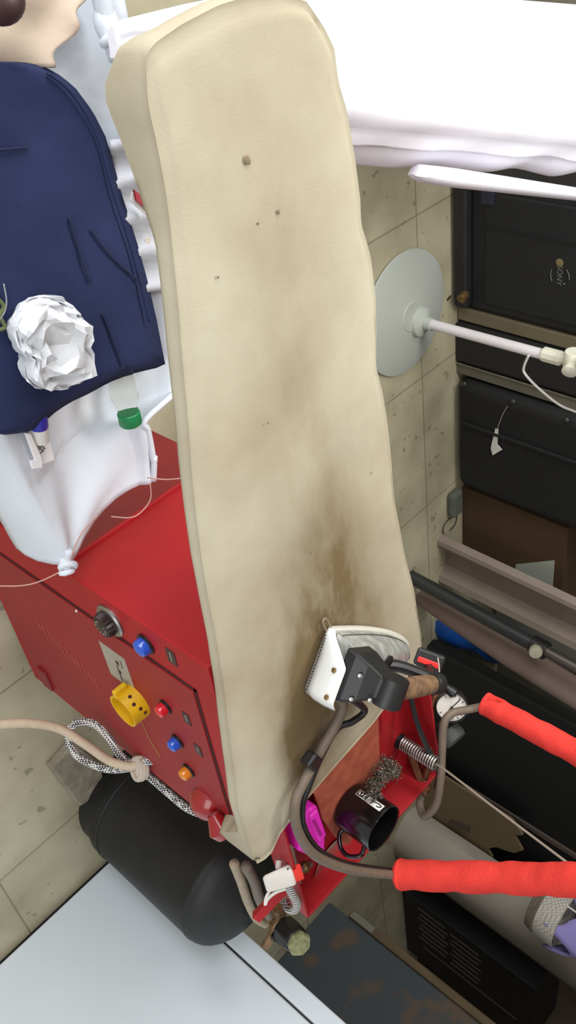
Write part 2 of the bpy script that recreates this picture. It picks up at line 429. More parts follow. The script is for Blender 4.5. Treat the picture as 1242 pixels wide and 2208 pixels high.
def coons(i, j):
    u = i/(NS - 1); v = j/(NV - 1)
    return ((1 - u)*tipw[j] + u*endw[j] + (1 - v)*Lw[i] + v*Rw[i]
            - ((1 - u)*(1 - v)*tipw[0] + u*(1 - v)*endw[0] + (1 - u)*v*tipw[-1] + u*v*endw[-1]))
rows = []
for i in range(NS):
    r = []
    for j in range(NV):
        p = coons(i, j); v = j/(NV - 1); u = i/(NS - 1); e = min(v, 1 - v, u*3, (1 - u)*3)
        p.z = ZB + .004*noise.noise(Vector((p.x*7, p.y*9, 0)))*min(1, e/.08) - .006*max(0, 1 - e/.04)**2
        r.append(p)
    rows.append(r)
loop = [rows[i][0] for i in range(NS)] + [rows[-1][j] for j in range(1, NV)] + [rows[i][-1] for i in range(NS - 2, -1, -1)] + [rows[0][j] for j in range(NV - 2, 0, -1)]
NL = len(loop); nrm = []
for k in range(NL):
    t = loop[(k + 2) % NL] - loop[k - 2]; nrm.append(Vector((t.y, -t.x, 0)).normalized())
if nrm[NS//2].y > 0: nrm = [-q for q in nrm]
wall = []
for k in range(NL):
    p, q = loop[k], nrm[k]
    left = k < NS; u = k/(NS - 1) if left else 0
    if left:
        drop = .034 - .010*min(1, u*2) + .075*max(0, (u - .93)/.07) + .046*max(0, 1 - u/.14)**.8*min(1, .3 + u/.04)
        prof = [(.003, -.004), (.000, -.009), (.003, -.015), (.005, -drop*.75), (.003, -drop), (-.03, -drop - .003)]
    elif k < NS + NV:
        f = 1 - (k - NS)/NV; dr = .012 + .085*max(0, f - .72)/.28
        prof = [(.002, -.003), (.003, -.006), (.003, -.008), (.003, -dr*.8), (.002, -dr), (-.03, -dr - .003)]
    else:
        ex = 1 + .7*max(0, 1 - (NL - k)/5)
        prof = [(.004, -.004), (.007, -.010*ex), (.008, -.018*ex), (.006, -.027*ex), (.002, -.034*ex), (-.03, -.037*ex)]
    w_ = .002*noise.noise(p*11)
    wall.append([p + q*(a + w_) + Vector((0, 0, b - (p.z - ZB))) for a, b in prof])
bmb = MB().grid(rows)
bmb.grid([[loop[k]] + wall[k] for k in range(NL)], close_u=True)
board = bmb.build('board_cover', cover, table, smooth=75)
bmw = bmesh.new(); bmw.from_mesh(board.data); bmesh.ops.remove_doubles(bmw, verts=bmw.verts, dist=1e-5); bmesh.ops.recalc_face_normals(bmw, faces=bmw.faces); bmw.to_mesh(board.data); bmw.free()
board.data.set_sharp_from_angle(angle=math.radians(75))
# core under the cover
cen_ = sum(loop, Vector())/NL
cp = [p - nrm[k]*.022 for k, p in enumerate(loop) if k % 4 == 0]
MB().prism([Vector((p.x, p.y, .845)) for p in cp], (0, 0, .035)).build('board_core', mat('plywood', (150, 120, 84), .8, vary=.3, scale=8), table, smooth=0)
# neck between cabinet and board
MB().span((1.09, .56, .80), (1.33, .86, .846)).build('board_support', red_dk, table, smooth=0, bevel=.004)
# dark stain marks on the cover
for px, py, r in ((533, 345, .0045), (537, 349, .003), (557, 482, .0014), (578, 912, .0016), (470, 598, .0016), (601, 457, .0028)):
    p = atz(px, py, ZB + .0028); MB().ball(p, (r*1.1, r*.8, .0010), 10, 6).build('stain_spot', mat('dried_spot', (122, 106, 84), .9), board)
# staple at the folded corner
p = atz(548, 1852, ZB - .002); q = atz(560, 1850, ZB - .002)
MB().tube([p, q], .0012, 6, 0).build('staple', steel, board)

# --- iron-rest tray ---------------------------------------------------------
TRZ = .80; EX = 1.812
tr = MB()
tr.span((1.44, .60, TRZ - .006), (EX, 1.005, TRZ))
tray = tr.build('iron_tray', red, table, smooth=0, bevel=.001)
def wall_poly(pts, thick, name, m=red):
    n = (pts[1] - pts[0]).cross(pts[2] - pts[0]).normalized()
    return MB().prism([p - n*thick/2 for p in pts], n*thick).build(name, m, table, smooth=0, bevel=.0015)
ec = [atz(672, 1974, .862), atz(946, 1650, .862)]
exa, exb = Vector((EX + .012, ec[0].y, 0)), Vector((EX - .006, ec[1].y, 0))
def zz(v, z): return Vector((v.x, v.y, z))
wall_poly([zz(exa, TRZ - .01), zz(exb, TRZ - .01), zz(exb, .866), zz(exa, .85)], .008, 'end_wall')
bk = Vector((1.475, .985, 0))
wall_poly([zz(exb, TRZ - .01), zz(bk, TRZ - .01), zz(bk, .86), zz(exb, .866)], .006, 'back_wall')
fr = Vector((1.44, .545, 0)); frc = Vector((EX + .012, ec[0].y, 0))
wall_poly([zz(fr, TRZ - .02), zz(frc, TRZ - .01), zz(frc, .85), zz(fr, .855)], .006, 'front_wall')
# rust-brown pad on the tray
pp = [(640, 1752), (812, 1556), (818, 1556), (818, 1640), (790, 1760), (750, 1822), (726, 1808), (694, 1766), (678, 1712)]
ppw = [zz(atz(a, b, .842), .838) for a, b in pp]
for k in (0, 1): ppw[k].x -= .10
ppw[2] = Vector((ppw[3].x - .20, ppw[3].y + .012, .838)); ppw[1].y = ppw[2].y - .002
MB().prism(ppw, (0, 0, .006)).build('rest_pad', mat('worn_pad', (166, 84, 58), .85, col2=(138, 62, 44), scale=34, bump=.25, bscale=60), table, smooth=0, bevel=.001)
# pad supports
MB().span((1.45, .66, TRZ), (1.56, .80, .838)).build('pad_support', red_dk, table, smooth=0)
# steel disc in the tray corner
p = atz(700, 1898, TRZ + .004); MB().lathe([(.001, 0), (.062, 0), (.066, .004), (.062, .006), (.02, .005)], (p.x - .03, p.y + .035, TRZ + .001), (0, 0, 1), 36).build('tray_disc', chrome, table)
# red rim edge by the plug and lower bar
p0 = aty(602, 1838, .535); p1 = aty(626, 1868, .535)
bb = [atd(552, 1978, 1.86), atd(622, 1905, 1.84)]
MB().tube([bb[0], bb[1]], .013, 4, 0).build('bracket_bar', red, table, smooth=0)
# round red foot/cap at the front corner
p = aty(436, 1742, .495)
cp_ = MB().lathe([(.036, 0), (.037, .006), (.030, .016), (.018, .024), (.0005, .027)], p + Vector((0, .014, 0)), (-.35, -.85, .35), 28)
p2 = aty(470, 1775, .49)
cp_.lathe([(.012, -.02), (.020, 0), (.026, .014), (.016, .03)], p2, (.6, -.1, .5), 20)
lab(cp_.build('corner_cap', mat('glossy_red', (150, 22, 28), .22, coat=.5), table), 'glossy dark red round cap')
# pressure gauge and pipework behind the tray
gp = atd(974, 1524, 2.03); gx = Vector((-.45, -.72, .53)).normalized()
ga = MB().lathe([(.034, -.024), (.036, -.012), (.038, 0), (.038, .005), (.034, .006), (.0335, .002)], gp, gx, 36, cap=True).build('pressure_gauge', black_pl, table)
dial = MB().lathe([(.0335, .0022), (.0005, .0024)], gp, gx, 36).build('gauge_dial', mat('dial_white', (228, 226, 216), .5), ga)
u = gx.cross(Vector((0, 0, 1))).normalized(); w = u.cross(gx)
tk = MB()
for i in range(13):
    t = math.radians(-45 + i*22.5); d = u*math.cos(t) + w*math.sin(t); c0 = gp + gx*.0032
    tk.tube([c0 + d*.025, c0 + d*.031], .0007, 5, 0)
tk.tube([gp + gx*.004 - u*.008 - w*.004, gp + gx*.004 + u*.024 + w*.012], .0011, 5, 0); tk.ball(gp + gx*.004, .003, 8, 6)
tk.build('gauge_needle', black_mat, ga)
pk = MB()
copper = mat('copper_pipe', (120, 74, 52), .4, metal=.7, vary=.4, scale=40)
pk.tube([gp - gx*.02, gp - gx*.05 + Vector((0, -.01, -.03)), atd(925, 1560, 2.05), atd(930, 1620, 2.05), atd(915, 1680, 2.08)], .009, 10, 5)
pk.build('copper_pipe', copper, table)
vp = atd(978, 1590, 2.06)
MB().lathe([(.012, -.045), (.012, -.02), (.028, -.018), (.030, 0), (.026, .010), (.006, .012)], vp, Vector((.35, -.15, .92)), 28).build('valve_cap', mat('grey_rubber', (92, 94, 90), .6, vary=.2), table)
MB().lathe([(.006, -.03), (.009, 0), (.012, .008), (.012, .018), (.007, .022)], atd(966, 1484, 2.02), Vector((.5, .1, .85)), 18).build('valve_stem', black_pl, table)
# boiler behind: reaches from the cabinet back to the pipework
MB().lathe([(.05, 0), (.085, .015), (.085, .33), (.05, .35)], (1.36, 1.005, .70), (1, 0, 0), 28).build('boiler_tank', mat('boiler_grey', (70, 52, 46), .6, vary=.3), table)
MB().tube([(1.66, 1.02, .72), atd(915, 1700, 2.08), atd(915, 1680, 2.08)], .012, 10, 4).build('boiler_outlet', copper, table)
# hose-support spring and wire
sb = atz(860, 1597, TRZ)
zt = height_at(sb.x, sb.y, 944)
pts = []
turns = 15
for i in range(turns*14 + 1):
    t = i/14; f = i/(turns*14)
    pts.append(Vector((sb.x + .0135*math.cos(2*math.pi*t), sb.y + .0135*math.sin(2*math.pi*t), TRZ + .008 + (zt - TRZ - .012)*f)))
sprg = MB().tube(pts, .0034, 7, 0).build('support_spring', steel, table, smooth=180)
MB().lathe([(.018, 0), (.018, .006), (.012, .008)], sb, (0, 0, 1), 20).build('spring_seat', black_pl, sprg)
we = aty(1242, 1874, sb.y - .03); wd = (we - Vector((sb.x, sb.y, zt)))
MB().tube([Vector((sb.x + .01, sb.y, zt - .01)), Vector((sb.x, sb.y, zt + .012)), Vector((sb.x, sb.y, zt)) + wd*.5, Vector((sb.x, sb.y, zt)) + wd*1.35], .0026, 7, 4).build('support_wire', mat('wire_grey', (150, 138, 122), .45, metal=.4), sprg)
# black feed cable down the tray back wall
MB().tube([atd(885, 1500, 1.90), atd(900, 1560, 1.93), atd(925, 1620, 1.96), atd(945, 1660, 2.0), atd(940, 1700, 2.02)], .006, 8, 5).build('feed_cable', black_pl, table)

# ================================================================ STEAM IRON
H0 = Vector((1.068, .648, ZB + .004)); U = Vector((.62, .785, 0)).normalized(); V = Vector((-U.y, U.x, 0))
def I(x, y, z): return H0 + U*x + V*y + Vector((0, 0, z))
iron = thing('steam_iron', H0, 'steam iron with white heel guard and cork handle resting on the cream board', 'iron')
def sole_w(x):     # half width along the iron
    if x < 0: return .056
    t = min(x/.265, 1)
    return .057*math.sqrt(max(0, 1 - t**2.3))
xs = [-.004 + .269*i/26 for i in range(27)]
def outline(scale, z, shift=0): 
    return [I(x*scale + shift, sole_w(x)*scale, z) for x in xs] + [I(x*scale + shift, -sole_w(x)*scale, z) for x in reversed(xs)]
MB().grid([outline(1, 0), outline(1.02, .004), outline(1.02, .010), outline(.97, .012)], close_v=True, cap=True).build('soleplate_shoe', mat('white_teflon', (200, 197, 186), .45), iron)
MB().grid([outline(.95, .012), outline(.95, .020), outline(.88, .030, .008), outline(.70, .044, .02), outline(.45, .050, .035)], close_v=True, cap=True).build('body', alu, iron)
fin = MB()
for i in range(6):
    f = .9 - i*.085
    o = outline(f, .024 + .0045*i, .006 + i*.006)
    fin.tube(o[:27], .0022, 6, 0)
fin.build('body_ribs', steel, iron)
gm = mat('white_guard', (214, 214, 211), .5)
rows = []
ys = [-.060 + .118*i/24 for i in range(25)]
for zf in (0, .35, .7, 1):
    r = []
    for y in ys:
        hgt = .058 if y < .012 else .058 - .046*((y - .012)/.046)**1.1
        back = -.010 - .008*math.sin(math.pi*zf)
        r.append(I(back + .012*(max(0, abs(y) - .045)/.015)**2, y, .001 + hgt*zf))
    rows.append(r)
guard = MB().grid(rows).build('heel_guard', gm, iron, smooth=60, solid=.0025)
h = MB()
for i in range(20):
    y = -.052 + .098*i/19
    h.ball(I(-.0162, y, .0085), (.0013, .0013, .0013), 6, 4)
h.build('stitch_holes', black_mat, guard)
for y, z in ((-.040, .048), (.004, .044)):
    MB().lathe([(.004, 0), (.0042, .002), (.002, .003)], I(-.0165, y, z), -U, 12).build('guard_screw', brass, guard)
# black handle bracket: tapering block rising from the heel with a round boss
br = MB()
def ringq(x0, x1, yw, z): return [I(x0, -yw, z), I(x1, -yw, z), I(x1, yw, z), I(x0, yw, z)]
br.grid([ringq(-.006, .055, .044, .046), ringq(-.004, .056, .041, .064), ringq(.006, .058, .032, .084), ringq(.022, .064, .020, .102), ringq(.032, .068, .014, .118)], close_v=True, cap=True)
brk = br.build('handle_bracket', black_pl, iron, smooth=0, bevel=.004)
bo = MB().lathe([(.025, -.022), (.026, 0), (.026, .022), (.022, .025), (.018, .0235), (.015, .025), (.010, .0235), (.0005, .025)], I(.050, -.002, .110), -V, 32).build('handle_boss', black_pl, iron)
for x, y, z in ((.006, -.028, .080), (.006, .012, .080), (.018, -.018, .104)):
    MB().lathe([(.0035, 0), (.0035, .0015), (.001, .002)], I(x - .006, y, z), Vector((-U.x*.8, -U.y*.8, .6)), 10).build('bracket_screw', steel, brk)
MB().lathe([(.012, 0), (.016, .004), (.0172, .02), (.0175, .05), (.0168, .09), (.0155, .104), (.011, .107)], I(.074, -.002, .113), U, 24).build('handle_grip', cork, iron)
MB().lathe([(.0165, 0), (.019, .006), (.0185, .022), (.012, .028)], I(.180, -.002, .113), U, 20).build('handle_end', black_pl, iron)
MB().tube([I(.135, .004, .048), I(.155, .006, .062), I(.182, .004, .092), I(.195, 0, .113)], .0105, 10, 4).build('front_post', black_pl, iron)
MB().lathe([(.012, 0), (.013, .006), (.005, .010)], I(.128, .010, .046), (0, 0, 1), 16).build('post_collar', black_pl, iron)
sw = MB(); RM = Matrix((U, V, Vector((0, 0, 1)))).transposed()
# trigger switch housing beside the front post
sc0 = atd(926, 1423, 1.585)
ax = (atd(957, 1436, 1.585) - atd(893, 1412, 1.585)).normalized(); nz = -ray(926, 1423).normalized(); ay = nz.cross(ax).normalized(); RS = Matrix((ax, ay, nz)).transposed()
sw.box(sc0, (.052, .032, .024), M=RS)
swo = sw.build('trigger_switch', black_pl, iron, smooth=0, bevel=.006, seg=3)
MB().box(sc0 + nz*.012 - ay*.005, (.040, .010, .007), M=RS).build('trigger_lever', mat('signal_red', (226, 34, 30), .45), swo, smooth=0, bevel=.002)
MB().tube([sc0 - ay*.012 - nz*.004, I(.197, .008, .108)], .009, 8, 0).build('switch_arm', black_pl, iron)
MB().tube([atd(944, 1418, 1.56), atd(947, 1448, 1.565), atd(942, 1478, 1.57), atd(930, 1494, 1.575)], .0012, 6, 6).build('tie_string', mat('pale_string', (196, 192, 178), .8), iron)
MB().tube([I(-.012, .050, .006), I(-.030, .066, .004), I(-.024, .072, .003), I(-.006, .058, .006)], .0016, 6, 6).build('loose_wire', mat('dull_wire', (130, 116, 96), .6), iron)

# steam hose and cable, up to the red sleeve
hose = thing('steam_hose', atz(640, 1700, ZB), 'brown steam hose running from the iron into the nearer red fabric sleeve', 'hose')
hp = [I(.0, -.035, .035), atz(738, 1512, .925), atz(730, 1550, .922), atz(690, 1620, .918), atz(657, 1682, .922), atz(637, 1730, .924), atz(640, 1785, .925), atz(672, 1838, .93), atz(730, 1868, .94), atz(800, 1882, .955), atz(890, 1889, .98)]
MB().tube(hp, .0088, 12, 8).build('hose_pipe', hose_br, hose, smooth=180)
cb = [I(.02, -.035, .055), atz(786, 1530, .935), atz(760, 1556, .925), atz(725, 1572, .915), atz(692, 1630, .918), atz(668, 1688, .918), atz(652, 1736, .918), atz(656, 1786, .917), atz(688, 1834, .922), atz(742, 1861, .932), atz(806, 1873, .948), atz(885, 1882, .975)]
lab(MB().tube(cb, .0062, 10, 8).build('power_cable', black_pl, hose, smooth=180), 'black cable strapped along the hose')
tp = atz(672, 1640, .922); ta = (atz(655, 1668, .92) - atz(690, 1615, .92)).normalized()
MB().box(tp, (.034, .026, .022), M=Matrix((ta.cross(Vector((0, 0, 1))).normalized(), ta, Vector((0, 0, 1)))).transposed()).build('hose_clip', black_pl, hose, smooth=0, bevel=.005)
def sleeve(pts, r, name, parent):
    P = spline([Vector(p) for p in pts], 22); mb = MB(); n = len(P)
    def rf(t):
        return 1 + .025*math.sin(t*37) + .06*noise.noise(Vector((t*14, 1.3, r*100)))
    mb.tube(P, r, 20, 0, True, rf)
    for v in mb.v:
        v += Vector([noise.noise(v*28 + Vector((k*9, 0, 0)))*.0028 for k in range(3)])
    return mb.build(name, red_sleeve, parent, smooth=180)
D0 = sum((atz(860, 1886, .972) - CAM)[k]*ROT[2][k] for k in range(3))
sleeve([atd(860, 1886, D0), atd(960, 1889, D0*.97), atd(1100, 1893, D0*.92), atd(1242, 1898, D0*.86), atd(1420, 1905, D0*.79)], .0162*D0, 'fabric_sleeve', hose)
hem = MB(); hem.torus(atd(866, 1886, D0*.998), atd(960, 1889, D0*.97) - atd(860, 1886, D0), .0152*D0, .0035, 24, 8); hem.build('sleeve_hem', red_sleeve, hose)
hose2 = thing('steam_hose', atd(950, 1680, 2.0), 'brown hose looping past the pressure gauge into the farther red fabric sleeve', 'hose')
s2 = [atd(1046, 1517, 1.98), atd(1110, 1551, 1.93), atd(1242, 1622, 1.83), atd(1380, 1700, 1.72)]
sleeve(s2, .0262, 'fabric_sleeve', hose2)
MB().tube([atd(1056, 1520, 1.97), atd(1010, 1530, 1.985), atd(975, 1538, 1.97), atd(957, 1562, 1.97), atd(953, 1620, 1.985), atd(950, 1680, 2.0), atd(940, 1735, 2.03), atd(915, 1760, 2.06), atd(905, 1730, 2.09), atd(915, 1705, 2.10)], .0092, 12, 8).build('hose_pipe', hose_br, hose2, smooth=180)
MB().tube([atd(1050, 1506, 1.95), atd(1064, 1500, 1.945), atd(1082, 1512, 1.94), atd(1072, 1508, 1.938)], .0012, 5, 5).build('loose_thread', red_sleeve, hose2)

# ================================================================ THINGS ON THE TRAY
mb_ = atz(751, 1733, .8442); mug = thing('mug', mb_, 'black mug with white printed band standing on the worn iron rest', 'mug')
zt_m = height_at(mb_.x, mb_.y, 828); hm = zt_m - mb_.z; rm = .050
MB().lathe([(rm*.9, 0), (rm*.98, .004), (rm, .012), (rm, hm - .004), (rm*.985, hm), (rm*.93, hm - .002), (rm*.92, .012), (.001, .009)], mb_, (0, 0, 1), 48).build('cup', black_gl, mug)
# handle towards the front-right (image bottom left)
hd = (aty(775, 1832, .60) - aty(775, 1832, .60)); 
pd = Vector((.55, -.83, 0)).normalized()
hpt = [mb_ + pd*(rm - .004) + Vector((0, 0, hm*.78)), mb_ + pd*(rm + .018) + Vector((0, 0, hm*.82)), mb_ + pd*(rm + .034) + Vector((0, 0, hm*.58)), mb_ + pd*(rm + .030) + Vector((0, 0, hm*.34)), mb_ + pd*(rm + .012) + Vector((0, 0, hm*.17)), mb_ + pd*(rm - .004) + Vector((0, 0, hm*.18))]
MB().tube(hpt, .0046, 10, 8).build('handle', black_gl, mug, smooth=180)
# printed band: framed strokes, then a white square with a curl
wp = mat('white_print', (226, 224, 220), .5); bp_ = mat('black_print', (16, 15, 16), .5)
pang = math.atan2(-.86, -.35) - .55
def on_mug(a, z, off=.0006): return mb_ + Vector((math.cos(a)*(rm + off), math.sin(a)*(rm + off), z))
def patch(name, a0, a1, z0, z1, m, par, off=.0006, n=6):
    rws = [[on_mug(a0 + (a1 - a0)*i/n, z0, off) for i in range(n + 1)], [on_mug(a0 + (a1 - a0)*i/n, z1, off) for i in range(n + 1)]]
    return MB().grid(rws).build(name, m, par, smooth=180, solid=.0003)
def mug_uv(px, py):
    best = None
    for i in range(180):
        a = math.radians(95 + i)
        for j in range(41):
            z = hm*j/40; x, y = proj(on_mug(a, z)); e = (x - px)**2 + (y - py)**2
            if best is None or e < best[0]: best = (e, a, z)
    return best[1], best[2]
a0, zlo = mug_uv(765, 1711); a1, _ = mug_uv(777, 1702)
_, zmid = mug_uv(789, 1729); _, zhi = mug_uv(816, 1750)
a1 = min(a1, a0 - .30) if a1 < a0 else a0 + .30
A = lambda t: a0 + (a1 - a0)*t
fr_ = patch('print_frame', A(0), A(1), zlo, zmid, wp, mug)
patch('print_field', A(.10), A(.90), zlo + .0022, zmid - .0022, bp_, fr_, .0010)
zl = zlo + .0045; zw = (zmid - .0045 - zl)/3
for i in range(3):          # three white letters reading along the mug
    s0 = zl + zw*i
    lt = MB()
    def seg(t0, t1, q0, q1):
        rws = [[on_mug(A(t0 + (t1 - t0)*k/3), q, .0014) for k in range(4)] for q in (q0, q1)]
        lt.grid(rws)
    seg(.25, .75, s0, s0 + zw*.22)
    seg(.25, .36, s0, s0 + zw*.7) if i != 1 else seg(.45, .56, s0, s0 + zw*.7)
    seg(.62, .75, s0, s0 + zw*.6) if i == 2 else seg(.48, .56, s0, s0 + zw*.5)
    lt.build('letter', wp, fr_, smooth=0)
sq = patch('print_square', A(-.05), A(1.02), zmid + .001, zhi, wp, mug)
cv = MB(); zc = (zmid + zhi)/2; dz = (zhi - zmid)
cv.tube([on_mug(A(.05), zmid + dz*.25, .0012), on_mug(A(.5), zmid + dz*.32, .0012), on_mug(A(.95), zmid + dz*.2, .0012)], .0011, 6, 5)
cv.tube([on_mug(A(.5), zmid + dz*.32, .0012), on_mug(A(.72), zmid + dz*.6, .0012), on_mug(A(.62), zmid + dz*.88, .0012), on_mug(A(.36), zmid + dz*.86, .0012), on_mug(A(.25), zmid + dz*.66, .0012)], .0011, 6, 5)
cv.build('curl', bp_, sq, smooth=180)

# steel wool scourer beside the mug
sw_path = spline([atz(850, 1672, .835), atz(836, 1650, .856), atz(822, 1670, .866), atz(808, 1700, .880), atz(802, 1722, .895)], 12)
mbq = MB()
for i in range(420):
    c = sw_path[min(int(random.random()*len(sw_path)), len(sw_path) - 1)] + Vector([random.gauss(0, .0082) for _ in range(3)])
    ax_ = Vector([random.gauss(0, 1) for _ in range(3)]).normalized()
    mbq.torus(c, ax_, random.uniform(.003, .007), .0008, 9, 4)
tag(mbq.build('steel_scourer', mat('scourer_steel', (150, 146, 134), .35, metal=.9, vary=.5, scale=200), smooth=180), 'tangled stainless steel scouring pad leaning against the black mug', 'scourer')

# pink plastic dish in the tray corner
pc = [atz(a, b, .86) for a, b in ((652, 1795), (676, 1746), (690, 1742), (706, 1800), (706, 1840), (694, 1860), (650, 1840))]
pk_ = thing('spray_cleaner', zz(sum(pc, Vector())/7, TRZ), 'bright pink plastic holder with raised slots standing in the red tray', 'plastic holder')
dn = Vector((0, 0, -1))
MB().prism([zz(p, .81) for p in pc], (0, 0, .045)).build('shell', pink, pk_, smooth=0, bevel=.006, seg=3)
q = [atz(a, b, .865) for a, b in ((672, 1762), (688, 1748), (706, 1802), (692, 1818))]
MB().prism([zz(p, .853) for p in q], (0, 0, .010)).build('raised_panel', pink, pk_, smooth=0, bevel=.003)
q = [atz(a, b, .868) for a, b in ((677, 1774), (682, 1768), (699, 1802), (694, 1808))]
MB().prism([zz(p, .862) for p in q], (0, 0, .002)).build('slot', mat('deep_pink', (158, 20, 128), .5), pk_, smooth=0)
for px, py in ((672, 1838), (684, 1846), (696, 1850)):
    p = atz(px, py, .86); MB().lathe([(.007, -.01), (.0075, .006), (.005, .010), (.0005, .010)], p, (.2, -.2, 1), 16).build('spout_knob', pink, pk_)
pk_.name = 'pink_holder'; WORLD['pink_holder'] = WORLD['spray_cleaner']

# small brass-and-steel tap fitting in the tray
f0 = atd(640, 1880, 1.80); f1 = atd(668, 1862, 1.84)
tf = thing('pipe_fitting', f0, 'short steel pipe fitting lying in the tray beside the pink holder', 'fitting')
MB().tube([f0, f1], .0085, 8, 0).build('shank', chrome, tf)
MB().lathe([(.012, 0), (.012, .012)], f0.lerp(f1, .45), f1 - f0, 6).build('nut', brass, tf, smooth=0)
# white plug hung over the tray corner, with red collar
pq = atd(602, 1896, 1.74); dr = (atd(634, 1878, 1.75) - atd(560, 1905, 1.73)).normalized(); nn = -ray(602, 1896).normalized(); sd = nn.cross(dr).normalized()
RP = Matrix((dr, sd, nn)).transposed()
plug = thing('plug', pq, 'white plastic plug with a red collar and black-flecked cord at the table corner', 'plug')
b0 = MB(); b0.grid([[pq + dr*x + sd*(w*a) + nn*(t*b) for a, b in ((-1, -1), (1, -1), (1, 1), (-1, 1))] for x, w, t in ((-.030, .013, .009), (-.024, .016, .012), (.024, .020, .013), (.030, .018, .011))], close_v=True, cap=True)
b0.build('plug_body', white_pl, plug, smooth=0, bevel=.003, seg=3)
MB().tube([pq - dr*.022 - sd*.012, pq - dr*.034 - sd*.022, pq - dr*.040 - sd*.034, pq - dr*.032 - sd*.026, pq - dr*.014 - sd*.020, pq + dr*.006 - sd*.020], .0032, 8, 6).build('plug_loop', white_pl, plug)
MB().tube([pq + sd*.018 + dr*.004, pq + sd*.032 + dr*.010], .006, 8, 0).build('plug_prong', white_pl, plug)
MB().box(pq + dr*.038, (.020, .030, .018), M=RP).build('plug_collar', red_sleeve, plug, smooth=0, bevel=.003)
MB().lathe([(.0018, 0), (.0018, .002)], pq + dr*.022 + sd*.012 + nn*.012, nn, 10).build('plug_screw', black_mat, plug)
braid = check_material('braided_cord', (222, 220, 214), (58, 58, 68), 240)
MB().tube([pq - sd*.012 + dr*.012, atd(630, 1928, 1.77), atd(640, 1948, 1.80), atd(636, 1962, 1.83), atd(622, 1960, 1.86), atd(616, 1945, 1.88)], .0085, 10, 7).build('plug_cord', braid, plug, smooth=180)

# ================================================================ CORDS ON THE PANEL SIDE
ch = thing('knotted_cord', atd(300, 1648, 1.90), 'thick beige cord knotted at the lower edge of the red panel', 'cord')
MB().tube([atz(-420, 1560, .012), atz(-330, 1640, .012), atd(-180, 1610, 1.80), atd(-60, 1570, 1.78), atd(0, 1562, 1.80), atd(70, 1560, 1.83), atd(130, 1572, 1.86), atd(185, 1606, 1.88), atd(235, 1640, 1.90), atd(275, 1652, 1.90), atd(298, 1650, 1.90)], .0095, 12, 8).build('cord_run', mat('beige_cord', (200, 182, 158), .8, vary=.15, scale=80), ch, smooth=180)
kn = MB()
kp = atd(302, 1652, 1.895)
ur = (atd(330, 1652, 1.895) - kp).normalized(); dv = (atd(302, 1680, 1.895) - kp).normalized(); tw = ur.cross(dv)
for r, off in ((.020, 0), (.017, .006), (.021, -.006)):
    kn.torus(kp + dv*.006 + ur*off, (tw*.6 + ur*.8).normalized(), r, .0065, 22, 10)
kn.tube([kp - dv*.022 - ur*.002, kp - dv*.004, kp + dv*.02], .010, 10, 4)
kn.build('knot', mat('grey_beige_cord', (190, 178, 164), .8), ch, smooth=180)
bc = thing('braided_cord', atd(240, 1640, 1.92), 'black and white braided cord looped along the lower edge of the panel', 'cord')
MB().tube([atd(300, 1652, 1.905), atd(232, 1658, 1.93), atd(170, 1632, 1.94), atd(148, 1594, 1.94), atd(160, 1562, 1.93), atd(200, 1560, 1.93), atd(235, 1592, 1.93), atd(262, 1632, 1.93), atd(310, 1665, 1.93), atd(350, 1698, 1.93), atd(400, 1740, 1.92), atd(436, 1756, 1.90)], .0088, 10, 9).build('cord_loop', braid, bc, smooth=180)
MB().tube([atd(312, 1642, 1.885), atd(340, 1642, 1.88), atd(372, 1672, 1.87), atd(405, 1702, 1.865), atd(434, 1722, 1.86)], .0098, 10, 9).build('cord_run', braid, bc, smooth=180)

# hanging cream hoses from the table corner to the gas valve
gh = thing('gas_hose', atd(540, 1930, 1.95), 'pair of pale beige hoses running down from the table corner to the gas valve', 'hose')
bh = mat('pale_hose', (172, 156, 134), .7, vary=.2, scale=50)
MB().tube([atd(505, 1862, 1.80), atd(520, 1900, 1.88), atd(535, 1945, 1.98), atd(552, 1978, 2.08), atd(572, 1992, 2.16)], .0105, 10, 8).build('hose_pipe', bh, gh, smooth=180)
MB().tube([atd(530, 1868, 1.80), atd(548, 1900, 1.88), atd(560, 1940, 1.98), atd(580, 1975, 2.12)], .0115, 10, 8).build('hose_pipe', mat('grey_hose', (120, 108, 96), .7), gh, smooth=180)

# ================================================================ GAS CYLINDER
GX, GY, GR = 2.215, .612, .162
gas = thing('gas_cylinder', (GX, GY, 0), 'tall matte black gas cylinder standing between the red table and white refrigerator', 'gas cylinder')
bm_ = mat('worn_black_paint', (30, 30, 30), .55, col2=(18, 18, 19), scale=7, bump=.12, bscale=50)
prof = [(.145, 0), (.150, .012), (.150, .045), (GR - .006, .06), (GR, .075), (GR, .10), (GR, .455), (GR + .002, .46), (GR + .002, .466), (GR, .47)]
for i in range(1, 13):
    t = math.radians(i*90/12); prof.append((max(GR*math.cos(t), .03), .47 + .085*math.sin(t)))
MB().lathe(prof, (GX, GY, 0), (0, 0, 1), 56).build('cylinder_body', bm_, gas)
MB().lathe([(GR + .001, .10), (GR + .003, .102), (GR + .003, .106), (GR + .001, .108)], (GX, GY, 0), (0, 0, 1), 56, cap=False).build('weld_band', bm_, gas, smooth=180)
MB().lathe([(.032, .55), (.032, .575), (.024, .58)], (GX, GY, 0), (0, 0, 1), 24).build('neck_ring', black_mat, gas)
vb = atd(590, 1990, 2.27)
MB().tube([(GX, GY, .575), (GX, GY, .61), (GX - .004, GY - .002, .635)], .017, 8, 4).build('valve_stem', brass, gas)
val = MB().lathe([(.022, 0), (.026, .008), (.026, .030), (.018, .036)], (GX - .03, GY + .02, .600), (.85, -.5, .15), 8).build('valve_body', mat('bronze', (150, 118, 86), .45, metal=.55, vary=.5, scale=40), gas, smooth=0, bevel=.003)
